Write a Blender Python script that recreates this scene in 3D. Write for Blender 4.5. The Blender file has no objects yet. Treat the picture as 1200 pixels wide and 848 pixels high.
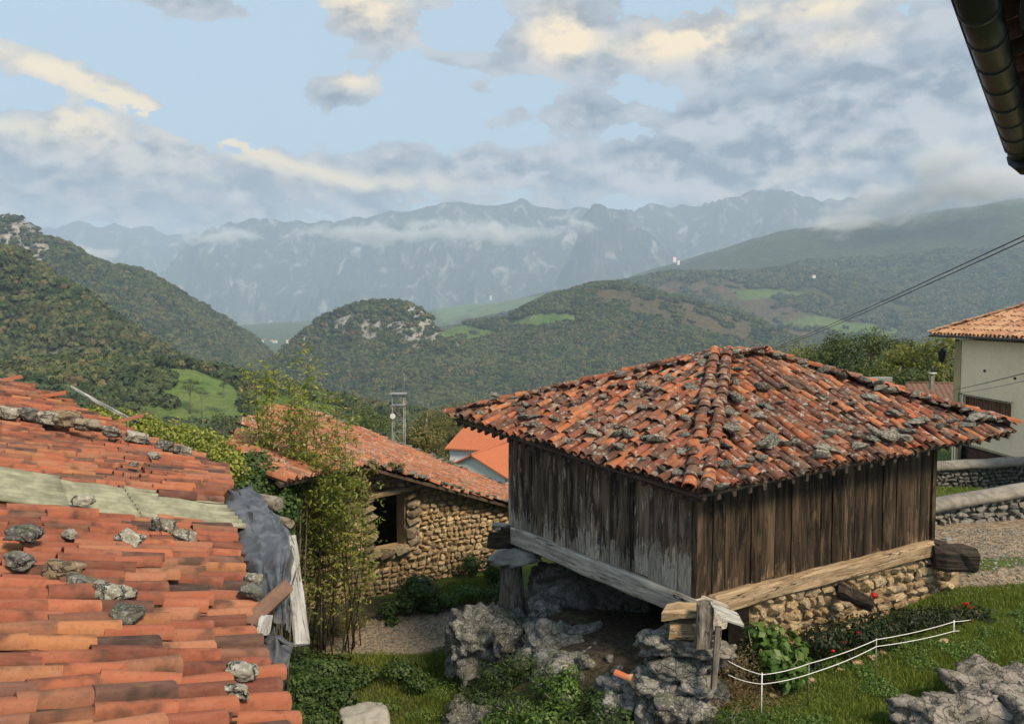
import bpy, bmesh, math, random
import numpy as np
from mathutils import Vector, Matrix, Quaternion, Euler
R = math.radians
random.seed(7)
RNG = np.random.default_rng(7)
SC = bpy.context.scene
COL = SC.collection

# ---------------------------------------------------------------- camera
CAMZ, PITCH, F = 6.5, R(3.373), 950.0          # photo is 1200 x 848, focal length 950 px
cam = bpy.data.cameras.new('camera'); camo = bpy.data.objects.new('camera', cam); COL.objects.link(camo)
camo.location = (0, 0, CAMZ); camo.rotation_euler = (R(90) - PITCH, 0, 0)
cam.sensor_width = 36; cam.lens = 36 * F / 1200; cam.clip_start = 0.05; cam.clip_end = 90000
SC.camera = camo

# ---------------------------------------------------------------- sun, exposure
SUN_EL, SUN_AZ = R(47), R(140)                 # azimuth clockwise from +Y (view direction): behind right
su = bpy.data.lights.new('sun', 'SUN'); suo = bpy.data.objects.new('sun', su); COL.objects.link(suo)
sd = Vector((math.sin(SUN_AZ) * math.cos(SUN_EL), math.cos(SUN_AZ) * math.cos(SUN_EL), math.sin(SUN_EL)))
suo.rotation_euler = sd.to_track_quat('Z', 'Y').to_euler(); suo.location = (20, -20, 60)
su.energy = 3.3; su.angle = R(14); su.color = (1.0, .83, .60)
vs = SC.view_settings; vs.view_transform = 'Standard'; vs.look = 'None'; vs.exposure = 0.90; vs.gamma = 1.0
SC.cycles.use_denoising = True
SC.cycles.max_bounces = 5; SC.cycles.diffuse_bounces = 2; SC.cycles.transparent_max_bounces = 12
SC.cycles.volume_bounces = 1; SC.cycles.volume_max_steps = 96; SC.cycles.volume_step_rate = 1.0

def ray(px, py):
    c, s = math.cos(PITCH), math.sin(PITCH)
    u = (424 - py)
    return Vector((px - 600.0, c * F + s * u, -s * F + c * u))
def P(px, py, D):                              # point seen at a photo pixel, D metres ahead
    r = ray(px, py); k = D / r.y
    return Vector((r.x * k, D, CAMZ + r.z * k))
def G(px, py, z):                              # point seen at a photo pixel, at height z
    r = ray(px, py); k = (z - CAMZ) / r.z
    return Vector((r.x * k, r.y * k, z))

# ---------------------------------------------------------------- node helpers
class NT:
    def __init__(s, tree): s.t = tree; s.n = tree.nodes; s.l = tree.links
    def add(s, typ, **kw):
        n = s.n.new(typ)
        for k, v in kw.items(): setattr(n, k, v)
        return n
    def set(s, inp, v):
        if isinstance(v, bpy.types.NodeSocket): s.l.new(v, inp)
        elif v is not None:
            if hasattr(inp, 'default_value'):
                try: inp.default_value = v
                except Exception:
                    inp.default_value = (v, v, v) if not isinstance(v, (tuple, list)) else tuple(v) + (1,) * (4 - len(v))
    def m(s, op, a, b=None, c=None, clamp=False):
        n = s.add('ShaderNodeMath', operation=op, use_clamp=clamp)
        s.set(n.inputs[0], a); s.set(n.inputs[1], b)
        if c is not None: s.set(n.inputs[2], c)
        return n.outputs[0]
    def vm(s, op, a, b=None, out=0):
        n = s.add('ShaderNodeVectorMath', operation=op)
        s.set(n.inputs[0], a)
        if b is not None: s.set(n.inputs[1], b)
        return n.outputs[out]
    def mix(s, f, a, b, blend='MIX'):
        n = s.add('ShaderNodeMix', data_type='RGBA', blend_type=blend)
        s.set(n.inputs[0], f)
        for i, v in ((6, a), (7, b)):
            if isinstance(v, bpy.types.NodeSocket): s.l.new(v, n.inputs[i])
            else: n.inputs[i].default_value = tuple(v[:3]) + (1,)
        return n.outputs[2]
    def ramp(s, f, stops, interp='LINEAR'):
        n = s.add('ShaderNodeValToRGB'); cr = n.color_ramp; cr.interpolation = interp
        while len(cr.elements) < len(stops): cr.elements.new(0.5)
        for e, (p, c) in zip(cr.elements, stops):
            e.position = p; e.color = (tuple(c[:3]) + (1,)) if isinstance(c, (tuple, list)) else (c, c, c, 1)
        s.l.new(f, n.inputs[0]); return n.outputs[0]
    def sm(s, v, lo, hi):                       # smoothstep map to 0..1
        n = s.add('ShaderNodeMapRange', interpolation_type='SMOOTHSTEP')
        s.set(n.inputs[0], v); s.set(n.inputs[1], lo); s.set(n.inputs[2], hi); return n.outputs[0]
    def noise(s, vec, scale, detail=4, rough=.55, dist=0.0, typ='FBM', out=0):
        n = s.add('ShaderNodeTexNoise'); n.noise_type = typ
        if vec is not None: s.l.new(vec, n.inputs['Vector'])
        n.inputs['Scale'].default_value = scale; n.inputs['Detail'].default_value = detail
        n.inputs['Roughness'].default_value = rough; n.inputs['Distortion'].default_value = dist
        return n.outputs[out]
    def vor(s, vec, scale, feat='F1', out='Distance', rand=1.0):
        n = s.add('ShaderNodeTexVoronoi', feature=feat)
        if vec is not None: s.l.new(vec, n.inputs['Vector'])
        n.inputs['Scale'].default_value = scale; n.inputs['Randomness'].default_value = rand
        return n.outputs[out]
    def mapv(s, vec, scale=(1, 1, 1), loc=(0, 0, 0), rot=(0, 0, 0)):
        n = s.add('ShaderNodeMapping'); s.l.new(vec, n.inputs[0])
        s.set(n.inputs['Scale'], scale); s.set(n.inputs['Location'], loc); n.inputs['Rotation'].default_value = rot
        return n.outputs[0]
    def bump(s, h, strength=.5, dist=.02, normal=None):
        n = s.add('ShaderNodeBump'); n.inputs['Strength'].default_value = strength; n.inputs['Distance'].default_value = dist
        s.l.new(h, n.inputs['Height'])
        if normal is not None: s.l.new(normal, n.inputs['Normal'])
        return n.outputs[0]
    def rnd(s):                                 # one random number per object, or per piece of a joined mesh
        a = s.add('ShaderNodeObjectInfo').outputs['Random']; b = s.add('ShaderNodeAttribute', attribute_name='rv').outputs['Fac']
        return s.m('FRACT', s.m('ADD', a, b))
    def attr(s, name, out='Fac'): return s.add('ShaderNodeAttribute', attribute_name=name).outputs[out]
    def obj(s): return s.add('ShaderNodeTexCoord').outputs['Object']
    def pos(s): return s.add('ShaderNodeNewGeometry').outputs['Position']
    def sep(s, v): return s.add('ShaderNodeSeparateXYZ'), v
def xyz(N, v):
    n = N.add('ShaderNodeSeparateXYZ'); N.l.new(v, n.inputs[0]); return n.outputs
def material(name):
    m = bpy.data.materials.new(name); m.use_nodes = True; m.node_tree.nodes.clear(); N = NT(m.node_tree)
    return m, N
def finish(N, color, rough=.85, normal=None, spec=.3, metal=0.0, sss=None):
    b = N.add('ShaderNodeBsdfPrincipled'); o = N.add('ShaderNodeOutputMaterial')
    if isinstance(color, bpy.types.NodeSocket): N.l.new(color, b.inputs['Base Color'])
    else: b.inputs['Base Color'].default_value = tuple(color[:3]) + (1,)
    N.set(b.inputs['Roughness'], rough); b.inputs['Specular IOR Level'].default_value = spec; b.inputs['Metallic'].default_value = metal
    if normal is not None: N.l.new(normal, b.inputs['Normal'])
    N.l.new(b.outputs[0], o.inputs['Surface']); return b
M = {}

# ---------------------------------------------------------------- object helpers
def obj(name, mesh, parent=None, mats=None, smooth=None, label=None, cat=None, group=None, kind=None):
    if isinstance(mesh, bmesh.types.BMesh):
        me = bpy.data.meshes.new(name); mesh.to_mesh(me); mesh.free(); mesh = me
    o = bpy.data.objects.new(name, mesh); COL.objects.link(o)
    if mats is not None and len(mesh.materials) == 0:
        for mm in (mats if isinstance(mats, (list, tuple)) else [mats]): mesh.materials.append(M[mm] if isinstance(mm, str) else mm)
    if smooth is not None: mesh.shade_smooth() if smooth else mesh.shade_flat()
    if parent is not None: o.parent = parent
    tag(o, label, cat, group, kind); return o
def tag(o, label=None, cat=None, group=None, kind=None):
    if label: o['label'] = label
    if cat: o['category'] = cat
    if group: o['group'] = group
    if kind: o['kind'] = kind
    return o
def empty(name, loc, label=None, cat=None, group=None, kind=None, rot=None):
    o = bpy.data.objects.new(name, None); COL.objects.link(o); o.location = loc; o.empty_display_size = .2
    if rot is not None: o.rotation_euler = rot
    return tag(o, label, cat, group, kind)
def world(o):
    m = Matrix.LocRotScale(o.location, o.rotation_euler.to_quaternion(), o.scale) if o.name not in MB else MB[o.name]
    return world(o.parent) @ m if o.parent is not None else m
MB = {}; WI = {}
def inst(name, me, parent, mat4, **kw):         # a piece placed in WORLD space by a matrix; alike pieces share mesh data
    o = bpy.data.objects.new(name, me); COL.objects.link(o)
    if parent is not None:
        if parent.name not in WI: WI[parent.name] = world(parent).inverted()
        o.parent = parent; mat4 = WI[parent.name] @ mat4
    o.matrix_basis = mat4; MB[o.name] = mat4.copy()
    return tag(o, **kw)
def wobj(name, me, parent=None, mats=None, smooth=None, **kw):   # a mesh whose vertices are already in world space
    if mats is not None and len(me.materials) == 0:
        for mm in (mats if isinstance(mats, (list, tuple)) else [mats]): me.materials.append(M[mm])
    if smooth is not None: me.shade_smooth() if smooth else me.shade_flat()
    return inst(name, me, parent, Matrix.Identity(4), **kw)
def mesh_np(name, V, Fc, mats=None, smooth=False, col=None):
    """V (n,3); Fc (m,3) or (m,4)"""
    V = np.asarray(V, np.float32); Fc = np.asarray(Fc, np.int32)
    me = bpy.data.meshes.new(name); k = Fc.shape[1]
    me.vertices.add(len(V)); me.vertices.foreach_set('co', V.ravel())
    me.loops.add(Fc.size); me.loops.foreach_set('vertex_index', Fc.ravel())
    me.polygons.add(len(Fc)); me.polygons.foreach_set('loop_start', np.arange(0, Fc.size, k, dtype=np.int32))
    me.update(calc_edges=True)
    me.polygons.foreach_set('use_smooth', np.full(len(Fc), smooth, bool))
    if mats is not None:
        for mm in (mats if isinstance(mats, (list, tuple)) else [mats]): me.materials.append(M[mm] if isinstance(mm, str) else mm)
    return me
def fattr(me, name, vals, dom='POINT'):
    a = me.attributes.new(name, 'FLOAT', dom); a.data.foreach_set('value', np.asarray(vals, np.float32).ravel())

# ---------------------------------------------------------------- numpy noise
def _h(ix, iy, s):
    n = (ix.astype(np.int64) * 374761393 + iy.astype(np.int64) * 668265263 + s * 1274126177) & 0xffffffff
    n = ((n ^ (n >> 13)) * 1274126177) & 0xffffffff
    return ((n ^ (n >> 16)) & 0xffff) / 65535.0
def vn(x, y, s=0):
    ix, iy = np.floor(x), np.floor(y); fx, fy = x - ix, y - iy
    fx = fx * fx * fx * (fx * (fx * 6 - 15) + 10); fy = fy * fy * fy * (fy * (fy * 6 - 15) + 10)
    a = _h(ix, iy, s); b = _h(ix + 1, iy, s); c = _h(ix, iy + 1, s); d = _h(ix + 1, iy + 1, s)
    return (a + (b - a) * fx) * (1 - fy) + (c + (d - c) * fx) * fy
def fbm(x, y, o=5, s=0, g=.5):
    t, a, n = 0, 1, 0
    for i in range(o):
        t = t + a * (vn(x, y, s + i) * 2 - 1); n += a; a *= g; x, y = x * 2.03 + 17.1, y * 2.03 - 9.7
    return t / n
def ridg(x, y, o=5, s=0, g=.5):
    t, a, n = 0, 1, 0
    for i in range(o):
        t = t + a * (1 - np.abs(vn(x, y, s + i) * 2 - 1)); n += a; a *= g; x, y = x * 2.07 + 5.3, y * 2.07 + 3.1
    return t / n
def sstep(a, b, x):
    t = np.clip((x - a) / (b - a), 0, 1); return t * t * (3 - 2 * t)
# ---------------------------------------------------------------- world: Nishita sky with procedural clouds
w = bpy.data.worlds.new("World"); SC.world = w; w.use_nodes = True; w.node_tree.nodes.clear(); N = NT(w.node_tree)
sky = N.add('ShaderNodeTexSky', sky_type='NISHITA'); sky.sun_disc = False
sky.sun_elevation = SUN_EL; sky.sun_rotation = SUN_AZ; sky.altitude = 430; sky.air_density = 1.0; sky.dust_density = 1.2
dr = N.add('ShaderNodeTexCoord').outputs['Generated']
dx, dy, dz = xyz(N, dr)
el = N.m('MULTIPLY', N.m('ARCSINE', dz), 57.2958)                   # degrees above the horizon
az = N.m('MULTIPLY', N.m('ARCTAN2', dx, dy), 57.2958)               # degrees right of the view direction
# cloud sheet coordinates: direction flattened onto a layer, so clouds foreshorten towards the horizon
cz = N.m('ADD', N.m('MAXIMUM', dz, 0.0), 0.13)
cv = N.add('ShaderNodeCombineXYZ'); N.set(cv.inputs[0], N.m('DIVIDE', dx, cz)); N.set(cv.inputs[1], N.m('DIVIDE', dy, cz)); cv = cv.outputs[0]
sv = N.mapv(dr, (3.6, 3.6, 6.0))                                  # seamless direction space, clouds wider than tall
base = N.noise(cv, 1.15, 3, .5, .2); fine = N.noise(sv, 2.9, 10, .54, .15); puff = N.noise(sv, 9.0, 8, .58, .15); bil = N.vor(N.vm('ADD', sv, N.vm('MULTIPLY', N.noise(sv, 6, 4, .6, 0, out=1), (.35, .35, .35))), 7.5, 'SMOOTH_F1')
def pe(px, py):                                                     # photo pixel -> azimuth, elevation in degrees
    r = ray(px, py).normalized(); return math.degrees(math.atan2(r.x, r.y)), math.degrees(math.asin(r.z))
def blob(px, py, rx, ry, amp, tilt=0.0):
    a0, e0 = pe(px, py); k = 57.2958 / F
    a = N.m('SUBTRACT', az, a0); e = N.m('SUBTRACT', el, e0)
    if tilt: e = N.m('ADD', e, N.m('MULTIPLY', a, tilt))
    a = N.m('DIVIDE', a, rx * k); e = N.m('DIVIDE', e, ry * k)
    q = N.m('ADD', N.m('MULTIPLY', a, a), N.m('MULTIPLY', e, e))
    return N.m('MULTIPLY', N.m('EXPONENT', N.m('MULTIPLY', q, -1.0)), amp)
def total(bl):
    s = None
    for b in bl:
        v = blob(*b); s = v if s is None else N.m('ADD', s, v)
    return s
CL = [(330, 60, 60, 50, -.42), (250, 110, 110, 40, -.42), (110, 35, 150, 26, -.34), (300, 140, 150, 20, -.30), (540, 130, 60, 24, -.30), (620, 165, 60, 14, -.18), (535, 25, 36, 40, -.30), (490, 110, 50, 60, -.30), (20, 115, 60, 12, -.2),
      (900, 100, 50, 14, -.24), (1020, 20, 40, 20, -.14), (590, 224, 60, 8, -.3), (800, 228, 70, 8, -.25), (650, 95, 60, 10, -.22), (960, 20, 30, 10, -.1), (735, 105, 40, 12, -.2)]
CV = [(130, 220, 420, 46, .62), (120, 178, 170, 20, .30), (400, 208, 120, 20, .40, .05), (60, 160, 90, 16, .2), (392, 108, 44, 20, .85), (412, 12, 70, 34, .75, .2), (654, 46, 44, 30, .75), (615, 60, 50, 18, .35), (560, 78, 36, 10, .2), (522, 70, 26, 9, .50),
      (478, 176, 26, 13, .60), (560, 190, 95, 15, .55), (680, 212, 150, 18, .42), (820, 45, 120, 50, .44), (770, 82, 100, 24, .36), (680, 132, 60, 18, .60), (720, 180, 80, 16, .34), (860, 165, 130, 34, .42), (1000, 140, 150, 60, .55), (1150, 60, 180, 110, .44),
      (96, 146, 36, 20, .72), (60, 86, 85, 10, .48, .25), (160, 112, 60, 10, .46, .35), (232, 8, 52, 10, .55), (790, 135, 40, 12, .26), (560, 104, 12, 8, .5), (1100, 215, 220, 60, .5), (930, 215, 160, 16, .3), (640, 6, 60, 14, .45), (500, 5, 30, 14, .3)]
clear, cover = total(CL), total(CV)
def field_of(f, p, b):
    return N.m('ADD', N.m('ADD', N.m('MULTIPLY_ADD', f, 2.0, -1.0), N.m('MULTIPLY_ADD', p, 1.0, -.5)), N.m('ADD', N.m('MULTIPLY_ADD', b, -.32, .16), N.m('ADD', N.m('MULTIPLY_ADD', base, .5, -.25), N.m('ADD', clear, cover))))
field = field_of(fine, puff, bil)
mask = N.sm(field, .10, .21)
core = N.sm(field, .14, .62)
# the same field a little nearer the light (up and to the right): where it is thinner there, this side is lit
so = N.mapv(sv, (1, 1, 1), (-.05, .0, -.11))
lit = N.m('MULTIPLY_ADD', N.m('SUBTRACT', N.m('ADD', fine, N.m('MULTIPLY', puff, .45)), N.m('ADD', N.noise(so, 2.9, 10, .54, .15), N.m('MULTIPLY', N.noise(so, 9.0, 8, .58, .15), .45))), 4.2, .5, True)
warm = total([(95, 145, 36, 20, 1.0), (60, 84, 90, 12, .7, .25), (150, 112, 70, 12, .7, .35), (425, 8, 60, 22, .9, .2), (659, 43, 36, 24, 1.35), (800, 42, 48, 20, .8), (856, 35, 28, 18, .7), (415, 95, 30, 10, .7), (20, 150, 60, 10, .5),
              (760, 60, 60, 18, .5), (960, 8, 60, 12, .7), (980, 45, 60, 16, .5), (260, 163, 130, 6, .65, .28), (330, 195, 120, 10, .5, .2), (480, 215, 90, 12, .45), (200, 200, 150, 30, .25), (960, 195, 90, 14, .25, -.3)])
low = N.sm(el, 16.0, 6.0); shade = N.mix(lit, N.mix(low, (1.05, 1.25, 1.6), (.6, .75, 1.15)), N.mix(low, (3.3, 3.3, 3.4), (4.2, 3.7, 3.5)))
ccol = N.mix(N.m('MULTIPLY_ADD', core, .62, .38), (3.1, 3.3, 3.6), shade)
ccol = N.mix(N.m('MULTIPLY', N.m('MULTIPLY', warm, N.m('MULTIPLY_ADD', lit, 1.0, .30)), 1.0, clamp=True), ccol, (7.0, 5.4, 3.2))
skyb = N.mix(.82, sky.outputs[0], (3.0, 3.9, 4.55)); skyb = N.mix(N.m('MULTIPLY', N.sm(el, 14.0, 2.0), .7), skyb, (3.3, 3.65, 4.0))
fin = N.mix(N.m('MULTIPLY', mask, .96), skyb, ccol)
bg = N.add('ShaderNodeBackground'); N.l.new(fin, bg.inputs[0]); bg.inputs[1].default_value = 0.098
wo = N.add('ShaderNodeOutputWorld'); N.l.new(bg.outputs[0], wo.inputs[0])
# ---------------------------------------------------------------- shape of the land
# near ground heights: points of the village ground (x, y, z)
NG = []
def ng(px, py, z): g = G(px, py, z); NG.append((g.x, g.y, g.z))
for a in [(880, 822, -.02), (1000, 848, 0), (1180, 840, .05), (1000, 760, .12), (1120, 702, .3), (1200, 690, .4), (1150, 655, .6), (1190, 615, .75),
          (1100, 612, .75), (850, 800, -.02), (930, 790, .05), (1050, 740, .2), (1110, 585, 1.0), (1190, 585, 1.0),
          (455, 702, -1.9), (595, 672, -1.9), (480, 745, -1.95), (400, 760, -2.0), (560, 715, -1.85), (430, 830, -2.1), (510, 800, -2.05), (505, 846, -2.1), (380, 830, -2.1),
          (560, 600, -1.7), (590, 640, -1.8)]: ng(*a)
NG += [(3.2, 14.6, .0), (4.5, 16.5, .05), (1.5, 17.5, .0), (5.5, 19, .2), (2.2, 15.9, 0), (.7, 19.5, -.3), (3, 21, -.2), (7, 21.5, .4), (-8, 20, -2.1), (-10, 10, -2), (-6, 4, -1.9), (0, 4, -1.6), (6, 3, -.6), (14, 6, .2), (22, 12, .8), (-20, 15, -2.2), (-20, 30, -3.2), (-8, 32, -2.6),
       (0, 33, -2.4), (8, 30, -.5), (3, 8, -1.2), (-2, 13, -2.1), (1.0, 12.5, -1.75), (16, 33, -.1), (24, 34, -.3), (19, 31, 0), (30, 36, -.2), (22, 45, .3), (40, 60, 0), (10, 45, -2.6), (0, 45, -5), (-15, 45, -6), (-30, 45, -6.5), (-35, 20, -2), (32, 20, 1.2), (38, 5, 1.5), (20, -5, .8), (0, -6, -.5), (-20, -6, -1.5), (28, 60, -.8), (0, 60, -11), (-15, 60, -12), (12, 60, -8), (-30, 60, -13), (5, 54, -7.5), (-8, 54, -8.5)]
NG = np.array(NG)
BNK = np.array([(p.x, p.y) for p in [G(830, 842, -.6), G(740, 800, -.5), G(640, 775, -.55), (G(560, 730, -.75)), G(585, 690, -.9), (Vector((.2, 21, 0)))]])
def near_h(x, y):
    s = np.zeros_like(x); wsum = np.zeros_like(x)
    for gx, gy, gz in NG:
        d2 = (x - gx) ** 2 + (y - gy) ** 2 + .35
        wgt = 1 / (d2 * d2 ** .5); s += wgt * gz; wsum += wgt
    h = s / wsum
    return h + .035 * fbm(x * 1.3, y * 1.3, 4, 3) + .10 * fbm(x * .35, y * .35, 2, 9)

RIDGES = []                                    # (3D polyline, steepness near crest, steepness far down, crest width, noise amp, kind)
def ridge(pts, s0, s1, w, amp, kind): RIDGES.append((np.array([tuple(P(a, b, d)) for a, b, d in pts]), s0, s1, w, amp, kind))
FAR, ROCK, WOOD, MEAD, MOOR, PLAIN = 0, 1, 2, 3, 4, 5
ridge([(-300, 275, 17500), (-100, 272, 17500), (50, 266, 17500), (88, 257, 17500), (128, 262, 17500), (165, 262, 17500), (200, 271, 17500), (250, 274, 17500), (300, 280, 17500)], .75, .4, 1800, 150, FAR)
ridge([(150, 352, 13000), (190, 318, 13500), (222, 284, 14000), (242, 268, 14000), (298, 254, 14000), (340, 258, 14000), (400, 257, 14000), (448, 249, 14000), (500, 240, 14000), (540, 235, 14000), (575, 238, 14000), (598, 235, 14000), (612, 228, 14000),
       (626, 238, 14000), (655, 243, 14000), (684, 243, 14000), (715, 246, 14000), (742, 244, 14500), (764, 238, 14500), (792, 241, 14500), (822, 238, 14500), (852, 232, 14000), (876, 223, 14000), (900, 218, 14000), (925, 224, 13500), (960, 232, 13500), (1010, 228, 13500), (1100, 220, 13500), (1220, 216, 13000), (1500, 205, 13000)], 1.15, .42, 1300, 170, FAR)
ridge([(650, 330, 12000), (672, 285, 12000), (686, 246, 12000), (696, 236, 12000), (704, 238, 12000), (712, 243, 12000), (728, 242, 12000), (744, 258, 11900), (764, 273, 11800), (784, 287, 11700), (802, 304, 11600), (812, 332, 11500)], 1.9, .6, 900, 120, FAR)
ridge([(690, 338, 7800), (742, 325, 7800), (800, 309, 7500), (860, 291, 7200), (905, 278, 7000), (950, 268, 6800), (1000, 262, 6600), (1060, 254, 6500), (1120, 246, 6400), (1200, 234, 6200), (1400, 215, 6000), (1700, 200, 5500)], .34, .30, 600, 60, MOOR)
ridge([(420, 374, 8600), (500, 364, 8600), (560, 356, 8600), (620, 351, 8600), (720, 350, 8600)], .06, .09, 500, 12, PLAIN)
ridge([(690, 352, 4700), (735, 332, 4600), (790, 322, 4500), (830, 322, 4500), (880, 321, 4500), (920, 315, 4500), (955, 320, 4500), (1000, 330, 4500), (1060, 343, 4400), (1120, 352, 4400), (1200, 362, 4300), (1300, 372, 4300), (1500, 385, 4000)], .26, .32, 300, 30, MOOR)
ridge([(560, 391, 2700), (590, 376, 2800), (625, 358, 2800), (668, 343, 2850), (698, 334, 2850), (722, 333, 2850), (748, 338, 2850), (790, 351, 2800), (838, 363, 2800), (880, 376, 2750), (935, 398, 2700), (1000, 418, 2600), (1070, 440, 2500), (1200, 470, 2400)], .24, .36, 200, 12, WOOD)
ridge([(325, 432, 2250), (345, 408, 2300), (362, 388, 2350), (385, 370, 2400), (412, 359, 2400), (440, 354, 2400), (466, 354, 2400), (490, 361, 2350), (504, 371, 2350), (512, 388, 2350), (535, 394, 2450), (575, 394, 2600)], 1.0, .34, 130, 14, ROCK)
ridge([(-500, 190, 2000), (-200, 235, 2200), (-60, 262, 2300), (0, 258, 2300), (22, 256, 2300), (38, 264, 2300), (52, 280, 2300), (64, 296, 2350), (80, 298, 2400), (130, 313, 2500), (150, 316, 2500), (180, 331, 2600), (212, 350, 2700), (240, 366, 2800), (270, 386, 2900), (292, 402, 3000), (312, 424, 3050), (330, 446, 3100)], 1.0, .85, 130, 26, WOOD)
ridge([(-700, 150, 800), (-300, 220, 950), (-120, 262, 1050), (0, 291, 1100), (20, 299, 1100), (45, 325, 1100), (70, 347, 1080), (110, 374, 1050), (150, 398, 1020), (182, 418, 1000), (232, 436, 980), (290, 462, 950), (345, 486, 900)], .85, .70, 70, 10, WOOD)
ridge([(90, 428, 640), (165, 430, 650), (200, 431, 650), (222, 434, 650), (262, 445, 650), (292, 457, 650), (340, 463, 655), (385, 473, 660), (425, 486, 660), (480, 515, 650)], .20, .27, 60, 4, MEAD)

def land(x, y):
    """height and kind of the far land, from the ridges"""
    r = np.hypot(x, y); azd = np.degrees(np.arctan2(x, y))
    right = sstep(4, 22, azd) * sstep(60, 30, azd)
    edge = 42 + 55 * right
    zb = -3 - 1.0 * np.clip(r - edge, 0, None) * .30
    zb = np.maximum(zb, -205 - 12 * sstep(1500, 5000, r)) + 6 * fbm(x / 180, y / 180, 4, 21) * sstep(100, 500, r)
    zb = zb + 60 * sstep(3000, 9000, r)
    H = zb; K = np.full(x.shape, WOOD); K[r > 3300] = PLAIN
    CD = np.full(x.shape, 1e6)
    rn = ridg(x / 900, y / 900, 5, 40) ; rn2 = fbm(x / 240, y / 240, 5, 50); rnf = ridg(x / 2600, y / 2600, 6, 60, .55)
    for pts, s0, s1, wd, amp, kind in RIDGES:
        bd = np.full(x.shape, 1e9); sw = np.zeros(x.shape); sz_ = np.zeros(x.shape)
        for i in range(len(pts) - 1):
            a, b = pts[i], pts[i + 1]; ex, ey = b[0] - a[0], b[1] - a[1]
            t = np.clip(((x - a[0]) * ex + (y - a[1]) * ey) / (ex * ex + ey * ey), 0, 1)
            d = np.hypot(x - a[0] - t * ex, y - a[1] - t * ey); zz = a[2] + t * (b[2] - a[2])
            bd = np.minimum(bd, d); q = 1.0 / (d + wd * .02) ** 5; sw += q; sz_ += q * zz
        bz = sz_ / sw; g = sstep(0, wd * 1.6, bd)
        if kind == FAR:
            drop = np.where(bd < wd, bd * s0, wd * s0 + (bd - wd) * s1) * (1 + .55 * g * (rnf - .62) * 2)
            h = bz - drop + g * amp * 2.4 * (rn - .62) + amp * .35 * (rn2) * (.35 + g) + 130 * (ridg(x / 420, y / 420, 5, 70, .6) - .6) * (.55 + g)
        else:
            q = np.clip(bd / wd, 0, 1); drop = np.where(bd < wd, s0 * wd * (q * q * .5 if kind != ROCK else q ** 1.5 * .75), s0 * wd * (.5 if kind != ROCK else .75) + (bd - wd) * s1) * (1 + .10 * g * (rn - .62))
            h = bz - drop + amp * g * (1.3 * (rn - .62) * 1.6 + .5 * rn2) + amp * .12 * rn2
            if kind == ROCK: h = h + 9 * (ridg(x / 60, y / 60, 4, 80) - .6) * (.4 + g)
        k = h > H; H = np.where(k, h, H); K = np.where(k, kind, K); CD = np.where(k, bd, CD)
    return H, K, CD

# polar grid around the village, dense where the photograph looks
azs = np.radians(np.concatenate([np.arange(-64, -36, .6), np.arange(-36, 36, .105), np.arange(36, 64.1, .6)]))
rs = np.concatenate([np.geomspace(40, 560, 70)[:-1], np.geomspace(560, 15500, 440)[:-1], np.geomspace(15500, 24000, 26)])
A, RR = np.meshgrid(azs, rs); X = RR * np.sin(A); Y = RR * np.cos(A)
Z, K, CD = land(X, Y)
nearz = near_h(np.clip(X, -40, 45), np.clip(Y, -8, 62)); tt = sstep(46, 70, RR)
Z = np.where(RR < 70, (nearz - .35 * (1 - sstep(40, 66, RR) * 0)) * (1 - tt) + Z * tt, Z)
nr, na = X.shape
idx = np.arange(nr * na).reshape(nr, na)
FQ = np.stack([idx[:-1, :-1], idx[:-1, 1:], idx[1:, 1:], idx[1:, :-1]], -1).reshape(-1, 4)[:, ::-1]
# where the photograph shows each point of the land
c_, s_ = math.cos(PITCH), math.sin(PITCH)
fw = Y * c_ - (Z - CAMZ) * s_; PX = 600 + F * X / fw; PY = 424 - F * (Y * s_ + (Z - CAMZ) * c_) / fw
vis = np.maximum.accumulate((Z - CAMZ) / RR, axis=0); VIS = (Z - CAMZ) / RR > vis - .004
gy, gx = np.gradient(Z); ds = np.gradient(RR, axis=0); dsl = RR * np.gradient(A, axis=1)
SL = np.hypot(gy / ds, gx / dsl)
def inpoly(px, py, poly):
    r = np.zeros(px.shape, bool); j = len(poly) - 1
    for i in range(len(poly)):
        xi, yi = poly[i]; xj, yj = poly[j]
        c = ((yi > py) != (yj > py)) & (px < (xj - xi) * (py - yi) / (yj - yi + 1e-12) + xi); r ^= c; j = i
    return r
wob = 5 * fbm(X / 90, Y / 90, 3, 90)
def field(poly, dmin, dmax): return inpoly(PX + wob, PY + wob * .3, poly) & (RR > dmin) & (RR < dmax)
mead = field([(160, 428), (225, 432), (285, 456), (290, 500), (150, 500), (185, 462), (205, 450), (170, 436)], 480, 720) | field([(290, 462), (330, 462), (400, 476), (420, 490), (300, 500)], 500, 720)
mead |= field([(595, 378), (625, 369), (672, 369), (676, 378), (640, 384), (596, 385)], 1800, 3300) | field([(508, 375), (548, 381), (590, 392), (560, 400), (520, 404), (513, 388)], 1800, 3300)
mead2 = field([(858, 340), (900, 339), (946, 344), (940, 350), (900, 350), (868, 352)], 3000, 5200) | field([(900, 384), (950, 370), (1050, 385), (1060, 396), (990, 392), (930, 380)], 1800, 5200) | field([(505, 352), (690, 345), (640, 372), (600, 385), (520, 380)], 6500, 9500)
mead |= inpoly(PX + wob, PY, [(60, 308), (110, 310), (150, 322), (120, 336), (75, 325)]) & (RR > 1800) & (RR < 2700) & (fbm(X / 130, Y / 130, 3, 17) > .0)
brown = field([(745, 345), (800, 326), (850, 326), (955, 372), (1000, 395), (925, 398), (840, 350)], 1800, 5200) | field([(700, 338), (770, 345), (930, 392), (880, 405), (760, 372), (690, 350)], 2000, 3300)
rock = np.zeros(X.shape)
rn3 = ridg(X / 45, Y / 45, 4, 33)
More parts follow.
